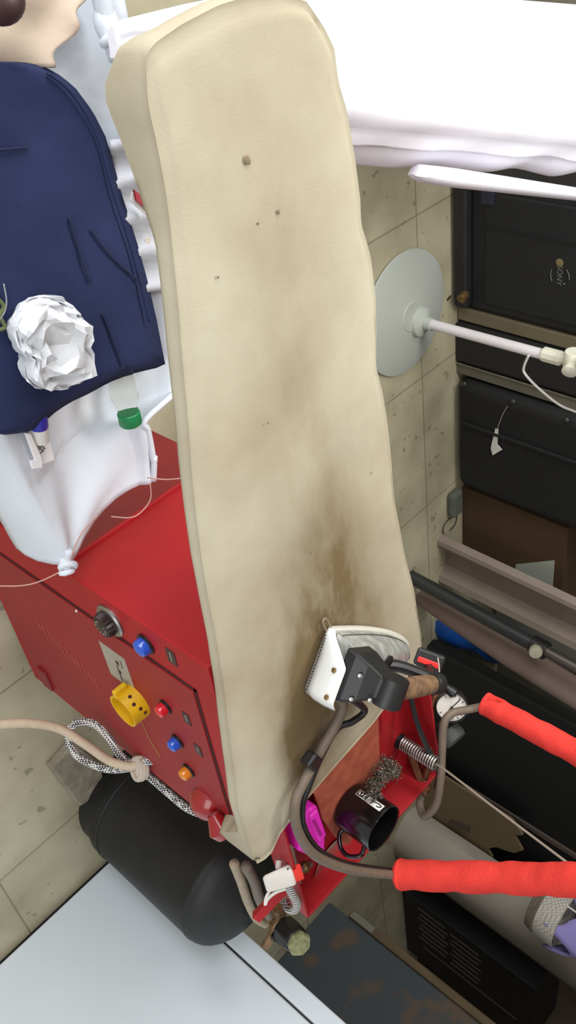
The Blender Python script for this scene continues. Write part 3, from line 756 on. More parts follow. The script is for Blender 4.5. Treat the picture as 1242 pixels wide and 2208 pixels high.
MB().tube([atd(572, 2040, 2.25), atd(588, 2012, 2.24), atd(596, 1992, 2.23)], .012, 8, 0).build('valve_outlet', MATS['bronze'], gas)
MB().tube([atd(600, 1958, 2.20), atd(606, 1980, 2.22), atd(592, 2000, 2.22)], .014, 8, 4).build('valve_elbow', MATS['bronze'], gas)
rg = [atd(620, 2008, 2.20), atd(652, 2042, 2.14)]
rdir = (rg[1] - rg[0]).normalized()
MB().lathe([(.022, -.02), (.034, -.012), (.034, .030), (.030, .045)], rg[0], rdir, 8).build('regulator', black_pl, gas, smooth=0, bevel=.003)
MB().lathe([(.028, .045), (.031, .055), (.026, .066), (.010, .070)], rg[0], rdir, 7).build('regulator_cap', mat('crusted_green', (158, 160, 118), .8, vary=.4, scale=70, bump=.5), gas, smooth=0)
MB().box(atd(600, 2020, 2.22), (.02, .03, .03)).build('valve_block', black_pl, gas, smooth=0, bevel=.004)
# ================================================================ WHITE REFRIGERATOR
fx = 2.422
fr2 = thing('refrigerator', (2.75, .1, 0), 'white metal refrigerator cabinet standing behind the black gas cylinder', 'refrigerator')
fw = mat('white_enamel', (214, 222, 230), .42, vary=.05, scale=3)
MB().span((fx, -.62, .018), (3.05, .543, 1.55)).build('body', fw, fr2, smooth=0, bevel=.006)
MB().span((fx + .004, .549, .03), (3.046, .602, 1.55)).build('door', fw, fr2, smooth=0, bevel=.005)
MB().span((fx + .012, .540, .03), (3.04, .552, 1.54)).build('door_seal', mat('dark_gasket', (50, 50, 50), .8), fr2, smooth=0)
MB().span((fx + .02, -.60, 0), (3.0, .53, .02)).build('base', black_mat, fr2, smooth=0)

# rough stone block against the floor edge by the cylinder
sb_ = [atz(a, b, 0) for a, b in ((96, 1646), (150, 1588), (205, 1640), (215, 1690), (160, 1728))]
rb = MB().prism(sb_, (0, 0, .03)).build('stone_block', mat('rough_stone', (150, 142, 124), .9, vary=.35, scale=22, bump=.6, bscale=40), smooth=0, bevel=.006)
tag(rb, 'low broken piece of grey stone on the floor beside the gas cylinder', 'stone')

# ================================================================ HAMMOCK CLOTH UNDER THE BOARD
cl_white = mat('white_cotton', (216, 222, 230), .9, vary=.06, scale=8, bump=.12, bscale=60, spec=.15)
hm_t = thing('cloth_hammock', (.6, .65, .46), 'white cotton catch cloth slung by knotted corners beneath the ironing board', 'cloth')
def ipl(x, tab):
    for (a, b), (c, d) in zip(tab, tab[1:]):
        if x <= c: return b + (d - b)*max(0, min(1, (x - a)/(c - a)))
    return tab[-1][1]
A_ = atz(140, 1213, .455); B_ = atz(331, 1036, .47); B2 = atz(333, 985, .475); B3 = atz(306, 892, .47); B4 = atz(384, 852, .47)
ridge = [(0.0, .40), (.4, .42), (atz(0, 935, .47).x, atz(0, 935, .47).y), (.88, .492), (A_.x, A_.y)]
rgt = [(0.0, .86), (.5, .88), (B4.x - .05, B4.y + .02), (B4.x, B4.y), (B3.x, B3.y), (B2.x, B2.y), (B_.x, B_.y)]
def hz(fr, X):
    # sagging trough between the two hems, drawn tight toward the tower side
    s = math.sin(math.pi*min(max(fr, 0), 1)); k = .055*(1 - max(0, (X - .8)/.2)*.85)
    w = .012*noise.noise(Vector((X*5, fr*3, 1))) + .006*noise.noise(Vector((X*14, fr*9, 4)))
    return .472 - k*s + w*(1.0 if X < .75 else .35)
rows = []
NX, NY = 90, 40
Xend = lambda fr: A_.x + (B_.x - A_.x)*fr - .012*math.sin(math.pi*fr)
for i in range(NX):
    u = i/(NX - 1); r = []
    for j in range(NY):
        fr = j/(NY - 1); X = .06 + (Xend(fr) - .06)*u
        yl, yr = ipl(X, ridge), ipl(X, rgt)
        Y = yl + (yr - yl)*fr
        z = hz(fr, X)
        # gathers radiating from the front knot
        da = math.hypot(X - A_.x, Y - A_.y); ang = math.atan2(Y - A_.y, A_.x - X)
        if da < .30: z += .008*math.sin(ang*9)*math.sin(math.pi*min(da/.30, 1)) 
        if fr > .9: z += .010*math.sin(math.pi*(fr - .9)/.1)
        r.append(Vector((X, Y, z)))
    # front flap
    X0 = r[0].x; fl = 1.0; 
    flap = []
    for k in (1, .75, .5, .25):
        t = k*fl
        flap.append(Vector((X0 + .02*t*0, r[0].y - .012*math.sin(math.pi*t) - .030*t, r[0].z - .118*t + .006*math.sin(X0*24)*t)))
    rows.append(flap + r)
MB().grid(rows).build('cloth_sheet', cl_white, hm_t, smooth=180, solid=.0025)
# rolled hem on the board side
MB().tube([Vector((X, ipl(X, rgt), hz(1, X) + .004)) for X in [.3, .45, .6, .7, .76, .79, .81, .83, .86, .9]] + [Vector((B2.x, B2.y, B2.z)), Vector((B_.x, B_.y, B_.z))], .0055, 8, 5).build('rolled_hem', cl_white, hm_t, smooth=180)
kq = MB()
kc = atd(143, 1216, (A_ - CAM).dot(Vector(ROT[2])) - .006)
kq.ball(kc, (.018, .012, .012), 14, 8)
kq.torus(kc + Vector((.004, 0, .003)), (.5, -.5, .7), .012, .006, 20, 8); kq.torus(kc + Vector((.012, -.006, .004)), (.8, -.3, .4), .010, .005, 20, 8)
kq.tube([kc + Vector((-.03, .01, .01)), kc, kc + Vector((.018, -.01, -.004))], .008, 8, 4)
kq.build('corner_knot', cl_white, hm_t, smooth=180)
kq = MB(); kf = atz(229, 50, .49)
kq.ball(kf, (.026, .018, .016), 14, 8); kq.torus(kf + Vector((.016, 0, .006)), (1, .3, .5), .014, .007, 20, 8)
kq.tube([kf + Vector((-.07, .0, .01)), kf, kf + Vector((.05, .006, -.012))], .014, 10, 4, True, lambda t: 1.3 - .9*t)
kq.build('corner_knot', cl_white, hm_t, smooth=180)
thr = mat('fine_thread', (196, 150, 140), .8)
for pts in ([atd(143, 1226, 1.55), atd(90, 1252, 1.56), atd(45, 1263, 1.57), atd(-20, 1263, 1.58)],
            [atd(318, 1030, 1.585), atd(360, 1034, 1.57), atd(400, 1030, 1.55)],
            [atd(152, 1205, 1.53), atd(176, 1150, 1.52), atd(210, 1112, 1.52)],
            [atd(324, 1044, 1.58), atd(323, 1080, 1.60), atd(290, 1114, 1.60), atd(240, 1114, 1.57)]):
    MB().tube(pts, .0012, 6, 6).build('tie_string', thr, hm_t, smooth=180)

# ---- navy jacket lying on the cloth
navy = mat('navy_wool', (46, 53, 86), .95, vary=.28, scale=5, bump=.15, bscale=260, spec=.12)
out = [(-60, 122), (0, 132), (45, 133), (80, 138), (118, 154), (160, 186), (200, 240), (228, 295), (247, 360), (263, 420), (284, 485), (302, 545), (320, 612), (338, 690), (357, 789),
       (305, 801), (262, 812), (222, 832), (190, 850), (150, 868), (118, 890), (92, 914), (70, 930), (16, 938), (-60, 930)]
n = 56
ow = resample([Vector((a, b, 0)) for a, b in out], n)
rows = []
for i in range(14):
    f = i/13; r = []
    for j, p in enumerate(ow):
        spx = Vector((-170 + 0*j, 122 + (930 - 122)*j/(n - 1), 0)); q = spx.lerp(p, f)
        zb = .505 - .022*max(0, (f - .93)/.07)
        w = .006*noise.noise(Vector((q.x*.008, q.y*.006, 2))) + .003*noise.noise(Vector((q.x*.03, q.y*.02, 5)))
        r.append(atz(q.x, q.y, zb + w*(1 if f < .95 else .4)))
    rows.append(r)
jk = thing('navy_jacket', atz(60, 500, .49), 'dark navy tailored jacket lying flat on the white catch cloth', 'jacket')
MB().grid(rows).build('jacket_panel', navy, jk, smooth=180, solid=.010)
for pts in ([(196, 495), (225, 535), (256, 568), (300, 606)], [(222, 678), (236, 714), (250, 752), (264, 790)], [(150, 470), (170, 540), (195, 610)], [(60, 318), (10, 322), (-30, 326)]):
    P = [atz(a, b, .5085 + .006*noise.noise(Vector((a*.008, b*.006, 2)))) for a, b in pts]
    MB().tube(P, .0018, 6, 6).build('dart_seam', mat('dark_navy_thread', (24, 30, 60), .95), jk, smooth=180)  # dart lines drawn as dark navy thread
# edge piping along the shoulder
P = [atz(a - 16, b + 4, .508) for a, b in out[4:14]]
MB().tube(P, .0022, 6, 6).build('edge_piping', navy, jk, smooth=180)

# crumpled white tissue
tw_ = MB(); tcn = atz(100, 742, .533)
bmx = bmesh.new(); bmesh.ops.create_icosphere(bmx, subdivisions=4, radius=1)
tops = [(18, 700), (30, 672), (58, 642), (108, 636), (150, 668), (186, 690), (175, 735), (192, 762), (185, 800), (150, 812), (90, 836), (45, 812), (48, 770), (22, 730)]
tw_pts = [atz(a, b, .52) - tcn for a, b in tops]; angs = sorted([(math.atan2(p.y, p.x), math.hypot(p.x, p.y)) for p in tw_pts])
def rad(a):
    ext = [(angs[-1][0] - 2*math.pi, angs[-1][1])] + angs + [(angs[0][0] + 2*math.pi, angs[0][1])]
    for (p, q), (r, s) in zip(ext, ext[1:]):
        if p <= a <= r: return q + (s - q)*(a - p)/max(r - p, 1e-6)
    return angs[0][1]
for v in bmx.verts:
    d = v.co.normalized(); a = math.atan2(d.y, d.x); R_ = rad(a); hxy = math.hypot(d.x, d.y)**.62
    fold = noise.noise(d*2.6 + Vector((3, 1, 7))); fold2 = abs(noise.noise(d*5.5 + Vector((9, 4, 2))))
    v.co = Vector((math.cos(a)*R_*hxy, math.sin(a)*R_*hxy, d.z*.030)) * (1 + .10*fold) + Vector((0, 0, .016*fold - .022*fold2))
bmx.verts.ensure_lookup_table()
tw_.add([tcn + v.co for v in bmx.verts], [[v.index for v in f.verts] for f in bmx.faces]); bmx.free()
tag(tw_.build('crumpled_tissue', mat('tissue', (214, 216, 220), .95, bump=.3, scale=12, bscale=38, spec=.1), smooth=24), 'crumpled wad of white tissue paper lying on the navy jacket', 'tissue')

# clear bottle with green cap poking out beneath the jacket hem
ba = atz(240, 770, .468); bb_ = atz(272, 905, .466); bd = (bb_ - ba).normalized(); bl = (bb_ - ba).length
bot = thing('plastic_bottle', ba, 'clear plastic bottle with green screw cap poking from beneath the jacket hem', 'bottle')
MB().lathe([(.001, 0), (.021, .002), (.023, .010), (.023, bl - .050), (.018, bl - .030), (.0165, bl - .018)], ba + Vector((0, 0, .012)), bd, 28, cap=False).build('bottle_body', mat('clear_plastic', (250, 248, 240), .04, trans=1.0), bot)
MB().lathe([(.0175, bl - .020), (.0195, bl - .018), (.0198, bl + .001), (.018, bl + .004), (.0005, bl + .004)], ba + Vector((0, 0, .012)), bd, 28).build('bottle_cap', mat('green_cap', (22, 126, 72), .4), bot)

# blue squeeze tube with white cap
ta_ = atz(78, 865, .482); tb_ = atz(88, 952, .470); td = (tb_ - ta_).normalized(); tl = (tb_ - ta_).length
tu = thing('ointment_tube', ta_, 'blue squeeze tube with white cap half hidden under the jacket corner', 'tube')
MB().lathe([(.003, 0), (.013, .006), (.0145, .03), (.0145, tl*.62), (.013, tl*.66)], ta_, td, 24).build('tube_body', mat('royal_blue', (44, 46, 160), .45), tu)
MB().lathe([(.0135, tl*.64), (.014, tl*.66), (.0135, tl*.98), (.001, tl)], ta_, td, 24).build('tube_cap', white_pl, tu)
# folded white paper tag
ptg = thing('paper_tag', atz(85, 985, .455), 'folded white paper tag with grey scribbles beside the blue tube', 'paper tag')
pw = mat('tag_paper', (232, 230, 232), .85)
q = [atz(a, b, .468) for a, b in ((72, 955), (104, 945), (116, 990), (80, 1004))]
MB().prism(q, (0, 0, .0022)).build('tag_sheet', pw, ptg, smooth=0)
q = [atz(a, b, .476) for a, b in ((51, 932), (62, 932), (86, 986), (88, 1006), (66, 1009), (62, 992), (72, 990))]
MB().prism(q, (0, 0, .006)).build('tag_fold', pw, ptg, smooth=0, bevel=.001)
sk = MB()
for pts in ([(80, 958), (86, 966), (94, 974)], [(84, 970), (90, 962), (97, 968)], [(86, 978), (92, 972), (95, 964)]):
    sk.tube([atz(a, b, .4705) for a, b in pts], .0010, 5, 3)
sk.build('scribble', mat('grey_pen', (110, 108, 112), .8), ptg)

# white shirt edge with a button, and a striped tag, tucked by the board
rows = []
for i in range(26):
    r = []
    for j in range(12):
        a = 236 + (352 - 236)*j/11 + 40*i/25; b = 300 + 330*i/25
        r.append(atz(a, b, .478 + .010*math.sin(i*1.05 + j*.25) + .008*noise.noise(Vector((i*.4, j*.4, 3)))))
    rows.append(r)
sh = thing('white_shirt', atz(320, 470, .47), 'rumpled white shirt edge squeezed between navy jacket and ironing board', 'shirt')
MB().grid(rows).build('shirt_fabric', mat('shirt_grey_white', (186, 188, 194), .9, vary=.12, scale=14, bump=.15, bscale=60), sh, smooth=180, solid=.003)
p = atz(317, 518, .4975); MB().lathe([(.0052, 0), (.0056, .0015), (.003, .002), (.0005, .001)], p, (0, 0, 1), 16).build('button', mat('shell_button', (196, 186, 176), .3), sh)
q = [atz(a, b, .50) for a, b in ((283, 414), (312, 444), (318, 466), (298, 450), (280, 432))]
tg = thing('packet', q[0], 'small red and white packet peeping from under the board edge', 'packet')
MB().prism(q, (0, 0, .004)).build('packet_edge', white_pl, tg, smooth=0)
q = [atz(a, b, .506) for a, b in ((286, 408), (318, 434), (320, 456), (291, 432))]
MB().prism(q, (0, 0, .004)).build('packet_face', mat('packet_red', (146, 36, 44), .5), tg, smooth=0)
# scrap of green and white yarn at the frame edge
yn = thing('yarn_scrap', atz(6, 660, .512), 'scrap of green yarn and grey thread on the navy jacket beside the tissue', 'yarn')
MB().tube([atz(a, b, .512) for a, b in ((-10, 640), (8, 660), (0, 680), (10, 705), (-6, 712))], .0030, 8, 6).build('green_yarn', mat('yarn_green', (96, 104, 66), .95), yn, smooth=180)
MB().tube([atz(a, b, .514) for a, b in ((8, 612), (14, 648), (10, 672), (0, 688))], .0011, 6, 6).build('thread', mat('thread_grey', (150, 152, 158), .8), yn, smooth=180)

rows = []
for i in range(20):
    r = []
    for j in range(20):
        a = -60 + (262 - 90*(i/19)**1.3 + 14*math.sin(i*.7))*j/19; b = -50 + 195*i/19
        r.append(atz(a, b, .487 + .010*noise.noise(Vector((a*.012, b*.012, 6))) + .005*math.sin(a*.04 + b*.02)))
    rows.append(r)
tag(MB().grid(rows).build('shade_cloth_patch', mat('shade_beige', (188, 170, 152), .95, vary=.1, bump=.1, bscale=60), smooth=180, solid=.006), 'beige patch standing for shade on the cloth beyond the navy jacket shoulder', 'shade patch')  # beige sheet added to put the cloth's shade into colour
# pouch at the far left corner
p = atz(4, 4, .53)
bag = MB().ball(p, (.026, .03, .022), 20, 12).build('coin_pouch', mat('brown_leather', (56, 30, 32), .5, vary=.3), smooth=180)
tag(bag, 'dark brown leather pouch on the cloth above the navy jacket', 'pouch')

# ================================================================ SECOND IRONING BOARD (white)
lav = mat('white_lavender_cover', (240, 238, 248), .9, vary=.03, scale=6, bump=.1, bscale=30, spec=.1)
b2 = thing('second_ironing_board', (.45, 1.6, 0), 'sunlit white covered ironing board standing beyond the long cream board', 'ironing board')
Z2 = .75
La = atz(255, 62, Z2); Lb = atz(1060, 0, Z2); Lc = atz(1242, 14, Z2)
Ra = atz(740, 236, Z2); Rb = atz(1242, 292, Z2)
def ext(a, b, Y): return a + (b - a)*((Y - a.y)/(b.y - a.y))
rows = []
Y0_ = .662
Ys = [Y0_ + (2.06 - Y0_)*i/44 for i in range(45)]
Lm = [La, atz(420, 20, Z2), atz(640, -26, Z2), atz(900, -18, Z2), Lb, Lc]
def lx(Y):
    for a, b in zip(Lm, Lm[1:]):
        if Y <= b.y: return ext(a, b, Y).x
    return ext(Lb, Lc, Y).x
def rx(Y): return ext(Ra, Rb, Y).x
for i, Y in enumerate(Ys):
    a, b = lx(Y), rx(Y); r = []
    tpr = 1 - .55*max(0, 1 - (Y - Y0_)/.16)**2
    b = a + (b - a)*tpr
    wv = .006*noise.noise(Vector((Y*7, 4, 2)))
    for (x, z) in ((a + .03, -.045), (a + .004, -.040), (a - .004, -.022), (a - .002, -.006)): r.append(Vector((x, Y, Z2 + z)))
    for k in range(13):
        f = k/12; r.append(Vector((a + (b - a)*f, Y, Z2 + .003*noise.noise(Vector((f*4, Y*6, 0))) - .006*(max(0, abs(f - .5) - .42)/.08)**2)))
    for (x, z) in ((.012, -.012), (.022, -.030), (.034, -.044), (.047, -.050), (.050, -.054), (.047, -.060), (.064, -.080), (.082, -.108), (.086, -.122), (.02, -.126)):
        fk = min(1, max(.05, (Y - .72)/.22))
        r.append(Vector((b + (x + wv*(x/.05))*fk, Y, Z2 + z*(.35 + .65*fk) + .004*math.sin(Y*23 + x*60)*(x > .02)*fk)))
    rows.append(r)
cap0 = [Vector((p.x*.9 + .1*(lx(Y0_) + rx(Y0_))/2, p.y - .010, p.z*.6 + (Z2 - .03)*.4)) for p in rows[0]]
MB().grid([cap0] + rows, cap=True).build('board_cover', lav, b2, smooth=60)
MB().lathe([(.20, 0), (.20, .02), (.03, .05), (.03, .68)], (.47, 1.93, 0), (0, 0, 1), 28).build('pedestal', mat('grey_pedestal', (120, 120, 122), .5), b2)
# narrow sleeve arm beside it
sa = [atz(900, 380, .70), atz(915, 361, .70), atz(1010, 372, .70), atz(1242, 408, .70)]
sbb = [atz(900, 380, .70), atz(915, 388, .70), atz(985, 400, .70), atz(1242, 428, .70)]
N = 40
ta2 = resample(sa + [sa[-1] + (sa[-1] - sa[-2])*1.1], N); tb2 = resample(sbb + [sbb[-1] + (sbb[-1] - sbb[-2])*1.1], N)
rows = []
for i in range(N):
    a, b = ta2[i], tb2[i]; m = (a + b)/2; w_ = b - a
    th = .060*min(1, .35 + i/6.0)*(1 - .35*min(1, i/20.0))
    r = [m - w_*.5 + Vector((0, 0, -.002)), m - w_*.25 + Vector((0, 0, .004)), m + Vector((0, 0, .006)), m + w_*.25 + Vector((0, 0, .004)), m + w_*.52 + Vector((0, 0, -.004)),
         m + w_*.55 + Vector((.004, -.002, -th*.5)), m + w_*.35 + Vector((0, 0, -th)), m - w_*.35 + Vector((0, 0, -th)), m - w_*.55 + Vector((-.003, 0, -th*.5))]
    rows.append(r)
MB().grid(rows, close_v=True, cap=True).build('sleeve_arm', lav, b2, smooth=180)
MB().tube([ta2[-1].lerp(tb2[-1], .5) + Vector((0, -.03, -.02)), (.60, 1.94, .58), (.49, 1.93, .55)], .016, 10, 5).build('arm_bracket', MATS['grey_pedestal'], b2)

# dark trunk beyond the white board
tk_ = MB().span((-.16, 1.55, 0), (.21, 2.15, .60)).build('storage_trunk', mat('dark_trunk', (36, 34, 40), .6, vary=.3, scale=9), smooth=0, bevel=.015)
tag(tk_, 'dark trunk on the floor beyond the sunlit white ironing board', 'trunk')
# lavender cloth end hanging at the near tip
rows = []
for i in range(10):
    r = []
    for j in range(12):
        p = atz(254 + (372 - 254)*j/11, 66, .735); r.append(Vector((p.x + .004 + .025*i/9, p.y, .735 - .02 - .10*i/9 + .004*math.sin(j*.9))))
    rows.append(r)

# ================================================================ THINGS ALONG THE BACK
YB = 2.33
fan = thing('pedestal_fan', (1.358, 2.08, 0), 'white pedestal fan stand with round base and jointed pole on the floor', 'fan')
fwh = mat('fan_white', (184, 189, 181), .45); fcr = mat('fan_cream', (226, 224, 206), .45)
fq = proj((1.345, 2.085, .02)); fb = atz(fq[0] - 18, fq[1] - 2, .02)
MB().lathe([(.001, 0), (.195, 0), (.202, .006), (.200, .014), (.18, .020), (.12, .030), (.05, .038), (.048, .040), (.001, .040)], (fb.x, fb.y, 0), (0, 0, 1), 64).build('base', fwh, fan)
MB().lathe([(.050, .036), (.046, .050), (.022, .060), (.020, .085)], (1.358, 2.08, 0), (0, 0, 1), 32).build('base_hub', fwh, fan)
ph = height_at(1.355, 2.08, 1172)
MB().lathe([(.0158, .04), (.0158, ph)], (1.358, 2.08, 0), (-.012, 0, 1), 20).build('pole', mat('pole_white', (226, 222, 226), .4), fan)
MB().lathe([(.021, ph - .002), (.022, ph + .004), (.022, ph + .055), (.014, ph + .062), (.012, ph + .10)], (1.356, 2.08, 0), (-.012, 0, 1), 10).build('pole_collar', fcr, fan, smooth=0, bevel=.002)
jp = aty(1236, 778, 2.06)
MB().lathe([(.024, -.03), (.028, -.02), (.028, .02), (.022, .03)], jp, (1, 0, 0), 20).build('tilt_joint', fcr, fan)
kp_ = aty(1229, 798, 2.03); MB().lathe([(.008, -.03), (.020, -.006), (.022, .008), (.010, .012), (.001, .012)], kp_, (.3, -.9, .2), 12).build('tilt_knob', fcr, fan)
MB().lathe([(.03, 0), (.05, .03), (.05, .20), (.04, .22)], jp + Vector((-.01, 0, .03)), (0, -.25, 1), 24).build('motor_housing', fcr, fan)
MB().tube([aty(a, b, 2.06) for a, b in ((1140, 766), (1130, 790), (1132, 806), (1160, 836), (1205, 872), (1242, 888), (1280, 905))], .0040, 8, 6).build('power_cord', mat('cord_white', (206, 204, 200), .5), fan, smooth=180)

# black loudspeaker
lb = thing('loudspeaker', (1.2, 2.5, 0), 'black loudspeaker cabinet with gold dot badge standing by the back wall', 'loudspeaker')
MB().span((.975, YB, .055), (1.418, 2.62, .72)).build('cabinet', mat('speaker_black', (26, 26, 28), .6, vary=.25, scale=16), lb, smooth=0, bevel=.012)
MB().span((.955, YB - .03, .012), (1.412, 2.60, .060)).build('plinth', mat('plinth_black', (34, 33, 36), .55, vary=.2), lb, smooth=0, bevel=.008)
MB().span((1.02, YB - .007, .115), (1.385, YB + .004, .70)).build('front_grille', mat('grille_black', (25, 25, 27), .75, bump=.3, bscale=300, vary=.1), lb, smooth=0, bevel=.004)
MB().span((1.12, YB - .010, .115), (1.126, YB - .004, .70)).build('grille_rib', black_mat, lb, smooth=0)
MB().span((.985, YB - .012, .10), (1.055, YB, .145)).build('reflection_strip', mat('reflection_blue', (44, 48, 66), .45, metal=.3), lb, smooth=0, bevel=.003)  # bluish strip coloured in for a reflection on the speaker front
for px in (962, 1000):
    p = aty(px, 636, YB - .034); MB().lathe([(.014, 0), (.016, .01), (.016, .03), (.006, .034)], p + Vector((0, .012, 0)), (.3, -1, 0), 14).build('brass_foot', brass, lb)
bp2 = aty(1207, 566, YB - .007)
gold = mat('dull_gold', (132, 122, 84), .5, metal=.3); grey_i = mat('badge_grey', (112, 112, 108), .6)
MB().lathe([(.012, 0), (.012, .0025), (.010, .003)], bp2, (0, -1, 0), 24).build('badge_dot', gold, lb)
tpz = aty(1206, 594, YB - .008)
text('badge_text', 'SONY', .024, tpz, (math.pi/2, 0, 0), grey_i, lb)
e = MB()
e.tube([aty(a, b, YB - .009) for a, b in ((1190, 580), (1187, 592), (1190, 606))], .0013, 6, 5)
e.tube([aty(a, b, YB - .009) for a, b in ((1222, 582), (1227, 594), (1227, 604))], .0013, 6, 5)
e.ball(aty(1216, 612, YB - .009), .0028, 8, 6)
e.build('badge_marks', grey_i, lb)

def plain(name, a, b, m, label, cat, bevel=.006, group=None):
    o = MB().span(a, b).build(name, m, smooth=0, bevel=bevel); tag(o, label, cat, group); return o
plain('cardboard_sheet', (1.428, YB + .005, 0), (1.478, 2.55, .75), mat('drab_card', (118, 108, 84), .9, vary=.15, scale=6), 'drab olive card sheet standing between black loudspeaker and black flat case', 'cardboard')
fc = plain('flat_case', (1.482, YB - .01, 0), (1.632, 2.58, .80), mat('case_black', (26, 26, 27), .6, vary=.2), 'plain flat black case standing just behind the white fan pole', 'case', .012)
sh_ = thing('shelf_board', (1.66, 2.4, 0), 'olive board with a bright metal edge strip standing next to the suitcase', 'board')
MB().span((1.640, YB, 0), (1.682, 2.6, .82)).build('board', mat('olive_board', (104, 100, 84), .8, vary=.2, scale=6), sh_, smooth=0)
MB().span((1.636, YB - .006, 0), (1.643, YB + .004, .82)).build('edge_strip', steel, sh_, smooth=0)
su = thing('suitcase', (1.95, 2.45, 0), 'black soft suitcase with metal studs and a torn white tag', 'suitcase')
sm = mat('suitcase_black', (17, 17, 18), .72, vary=.3, scale=10, bump=.15, bscale=90)
sbx = MB().span((1.695, YB - .03, .012), (2.17, 2.60, .70)).build('shell', sm, su, smooth=0, bevel=.045, seg=5)
for px, py in ((1000, 822), (1106, 860), (1222, 900)):
    p = aty(px, py, YB - .03); MB().ball((p.x + .012, YB - .030, p.z), (.010, .005, .010), 14, 8).build('stud', mat('stud_metal', (86, 86, 88), .35, metal=.8), su)
MB().box((1.86, YB - .036, .30), (.012, .012, .5)).build('zip_band', black_mat, su, smooth=0, bevel=.003)
tg_ = [aty(a, b, YB - .038) for a, b in ((1068, 924), (1074, 926), (1072, 958), (1082, 970), (1062, 982), (1058, 966))]
MB().prism(tg_, (0, .003, 0)).build('torn_tag', white_pl, su, smooth=0)
MB().tube([aty(a, b, YB - .038) for a, b in ((1094, 876), (1082, 898), (1072, 926))], .0016, 6, 5).build('tag_string', ink, su)

# cardboard box with a sheet of white paper
cbx = thing('cardboard_box', (2.3, 2.48, 0), 'dark brown cardboard box behind the leaning channel with paper stuck on it', 'box')
cm = mat('dark_brown_card', (84, 62, 38), .9, vary=.2, scale=5)  # dark brown card colour
MB().span((2.215, YB + .03, 0), (2.66, 2.63, .46)).build('carton', cm, cbx, smooth=0, bevel=.004)
q = [aty(a, b, YB + .026) for a, b in ((1112, 1218), (1150, 1214), (1195, 1209), (1188, 1305), (1106, 1285))]
MB().prism(q, (0, .004, 0)).build('paper_label', mat('grey_paper', (176, 182, 170), .85), cbx, smooth=0)
# bent wire loop on the floor
p = atz(970, 1131, .004)
wl = MB().tube([p + Vector((.03*math.cos(t)*1.0 - .0, .05*math.sin(t), .002*math.sin(3*t))) for t in [i*.6 for i in range(10)]], .0022, 6, 5).build('wire_loop', mat('dark_wire', (60, 54, 46), .6), smooth=180)
tag(wl, 'small loop of dark wire lying on the terrazzo floor', 'wire')
gr = MB().span((2.18, 2.25, 0), (2.30, 2.32, .04)).build('grey_cloth', mat('grey_rag', (92, 96, 86), .95, vary=.2), smooth=0, bevel=.025, seg=4)
tag(gr, 'grey-green folded rag on the floor at the foot of the suitcase', 'rag')

# leaning metal channel
cz = 1.05
b0_ = atz(945, 1160, 0); YC = b0_.y
prof = [(0, .03), (.012, .004), (.03, 0), (.05, .012), (.062, .04), (.075, .055), (.175, .055), (.19, .045), (.20, .01), (.225, 0), (.228, .006), (.206, .018), (.196, .055), (.175, .063), (.07, .063), (.052, .047), (.042, .02), (.03, .010), (.018, .014), (.008, .036)]
def chan(z, sh=0): return [Vector((b0_.x - .005 + x*1.02 + sh, YC - .01 + y + .06*z*0, z)) for x, y in prof]
ch_ = MB().grid([chan(0), chan(cz*.5, .012), chan(cz, .03)], close_v=True, cap=True).build('roller_channel', mat('taupe_metal', (136, 122, 110), .55, vary=.12, scale=10), smooth=30)
tag(ch_, 'taupe metal channel with rolled edges standing upright by the cardboard box', 'metal channel')
# telescopic black pole with clamp
pb = atz(884, 1243, 0); pt = aty(1242, 1439, pb.y - .01); pd_ = (pt - pb); pl = thing('telescopic_pole', pb, 'black and steel telescopic pole with clamp standing upright on the floor', 'pole')
pc_ = pb + pd_*.80
MB().tube([pb, pc_], .027, 20, 0).build('outer_tube', mat('pole_black', (40, 42, 44), .35, coat=.3), pl)
MB().tube([pc_, pb + pd_*1.9], .021, 20, 0).build('inner_tube', mat('pole_steel', (112, 106, 100), .3, metal=.8), pl)
MB().lathe([(.034, -.03), (.034, .03)], pc_, pd_, 20).build('clamp_band', black_pl, pl, smooth=30, bevel=.003)
cs_ = pc_ + Vector((-.03, -.045, .01)); MB().lathe([(.008, -.03), (.022, -.004), (.024, .004), (.022, .016), (.001, .018)], cs_, (-.25, -.8, .5), 20).build('clamp_screw', mat('screw_cream', (176, 172, 150), .4, metal=.3), pl)
# rolled taupe fabric
rb_ = atz(903, 1286, 0); rt = aty(1242, 1494, rb_.y - .02); rd = rt - rb_
rr = MB().tube([rb_, rb_ + rd*.3, rb_ + rd, rb_ + rd*1.7], .050, 20, 4, True, lambda t: .52 + .55*min(1, t*2.0)).build('fabric_roll', mat('taupe_fabric', (122, 104, 96), .9, vary=.15, scale=8), smooth=60)
tag(rr, 'taupe roll of fabric standing on end behind the black telescopic pole', 'fabric roll')
# blue plastic bag on the floor
rows = []
oc = [atz(a, b, .02) for a, b in ((948, 1342), (966, 1338), (990, 1350), (1020, 1376), (1050, 1404), (1072, 1420), (1050, 1424), (1020, 1416), (990, 1394), (956, 1388), (946, 1366))]
cc = sum(oc, Vector())/len(oc)
rows = [[p for p in oc], [cc.lerp(p, .92) + Vector((0, 0, .05)) for p in oc], [cc.lerp(p, .55) + Vector((0, 0, .08 + .02*math.sin(i*2))) for i, p in enumerate(oc)], [cc.lerp(p, .1) + Vector((0, 0, .075)) for p in oc]]
tag(MB().grid([[zz(p, 0) for p in oc]] + rows, close_v=True, cap=True).build('blue_bag', mat('blue_plastic_bag', (18, 74, 152), .4), smooth=50), 'crumpled blue plastic bag on the floor behind the taupe fabric roll', 'bag')
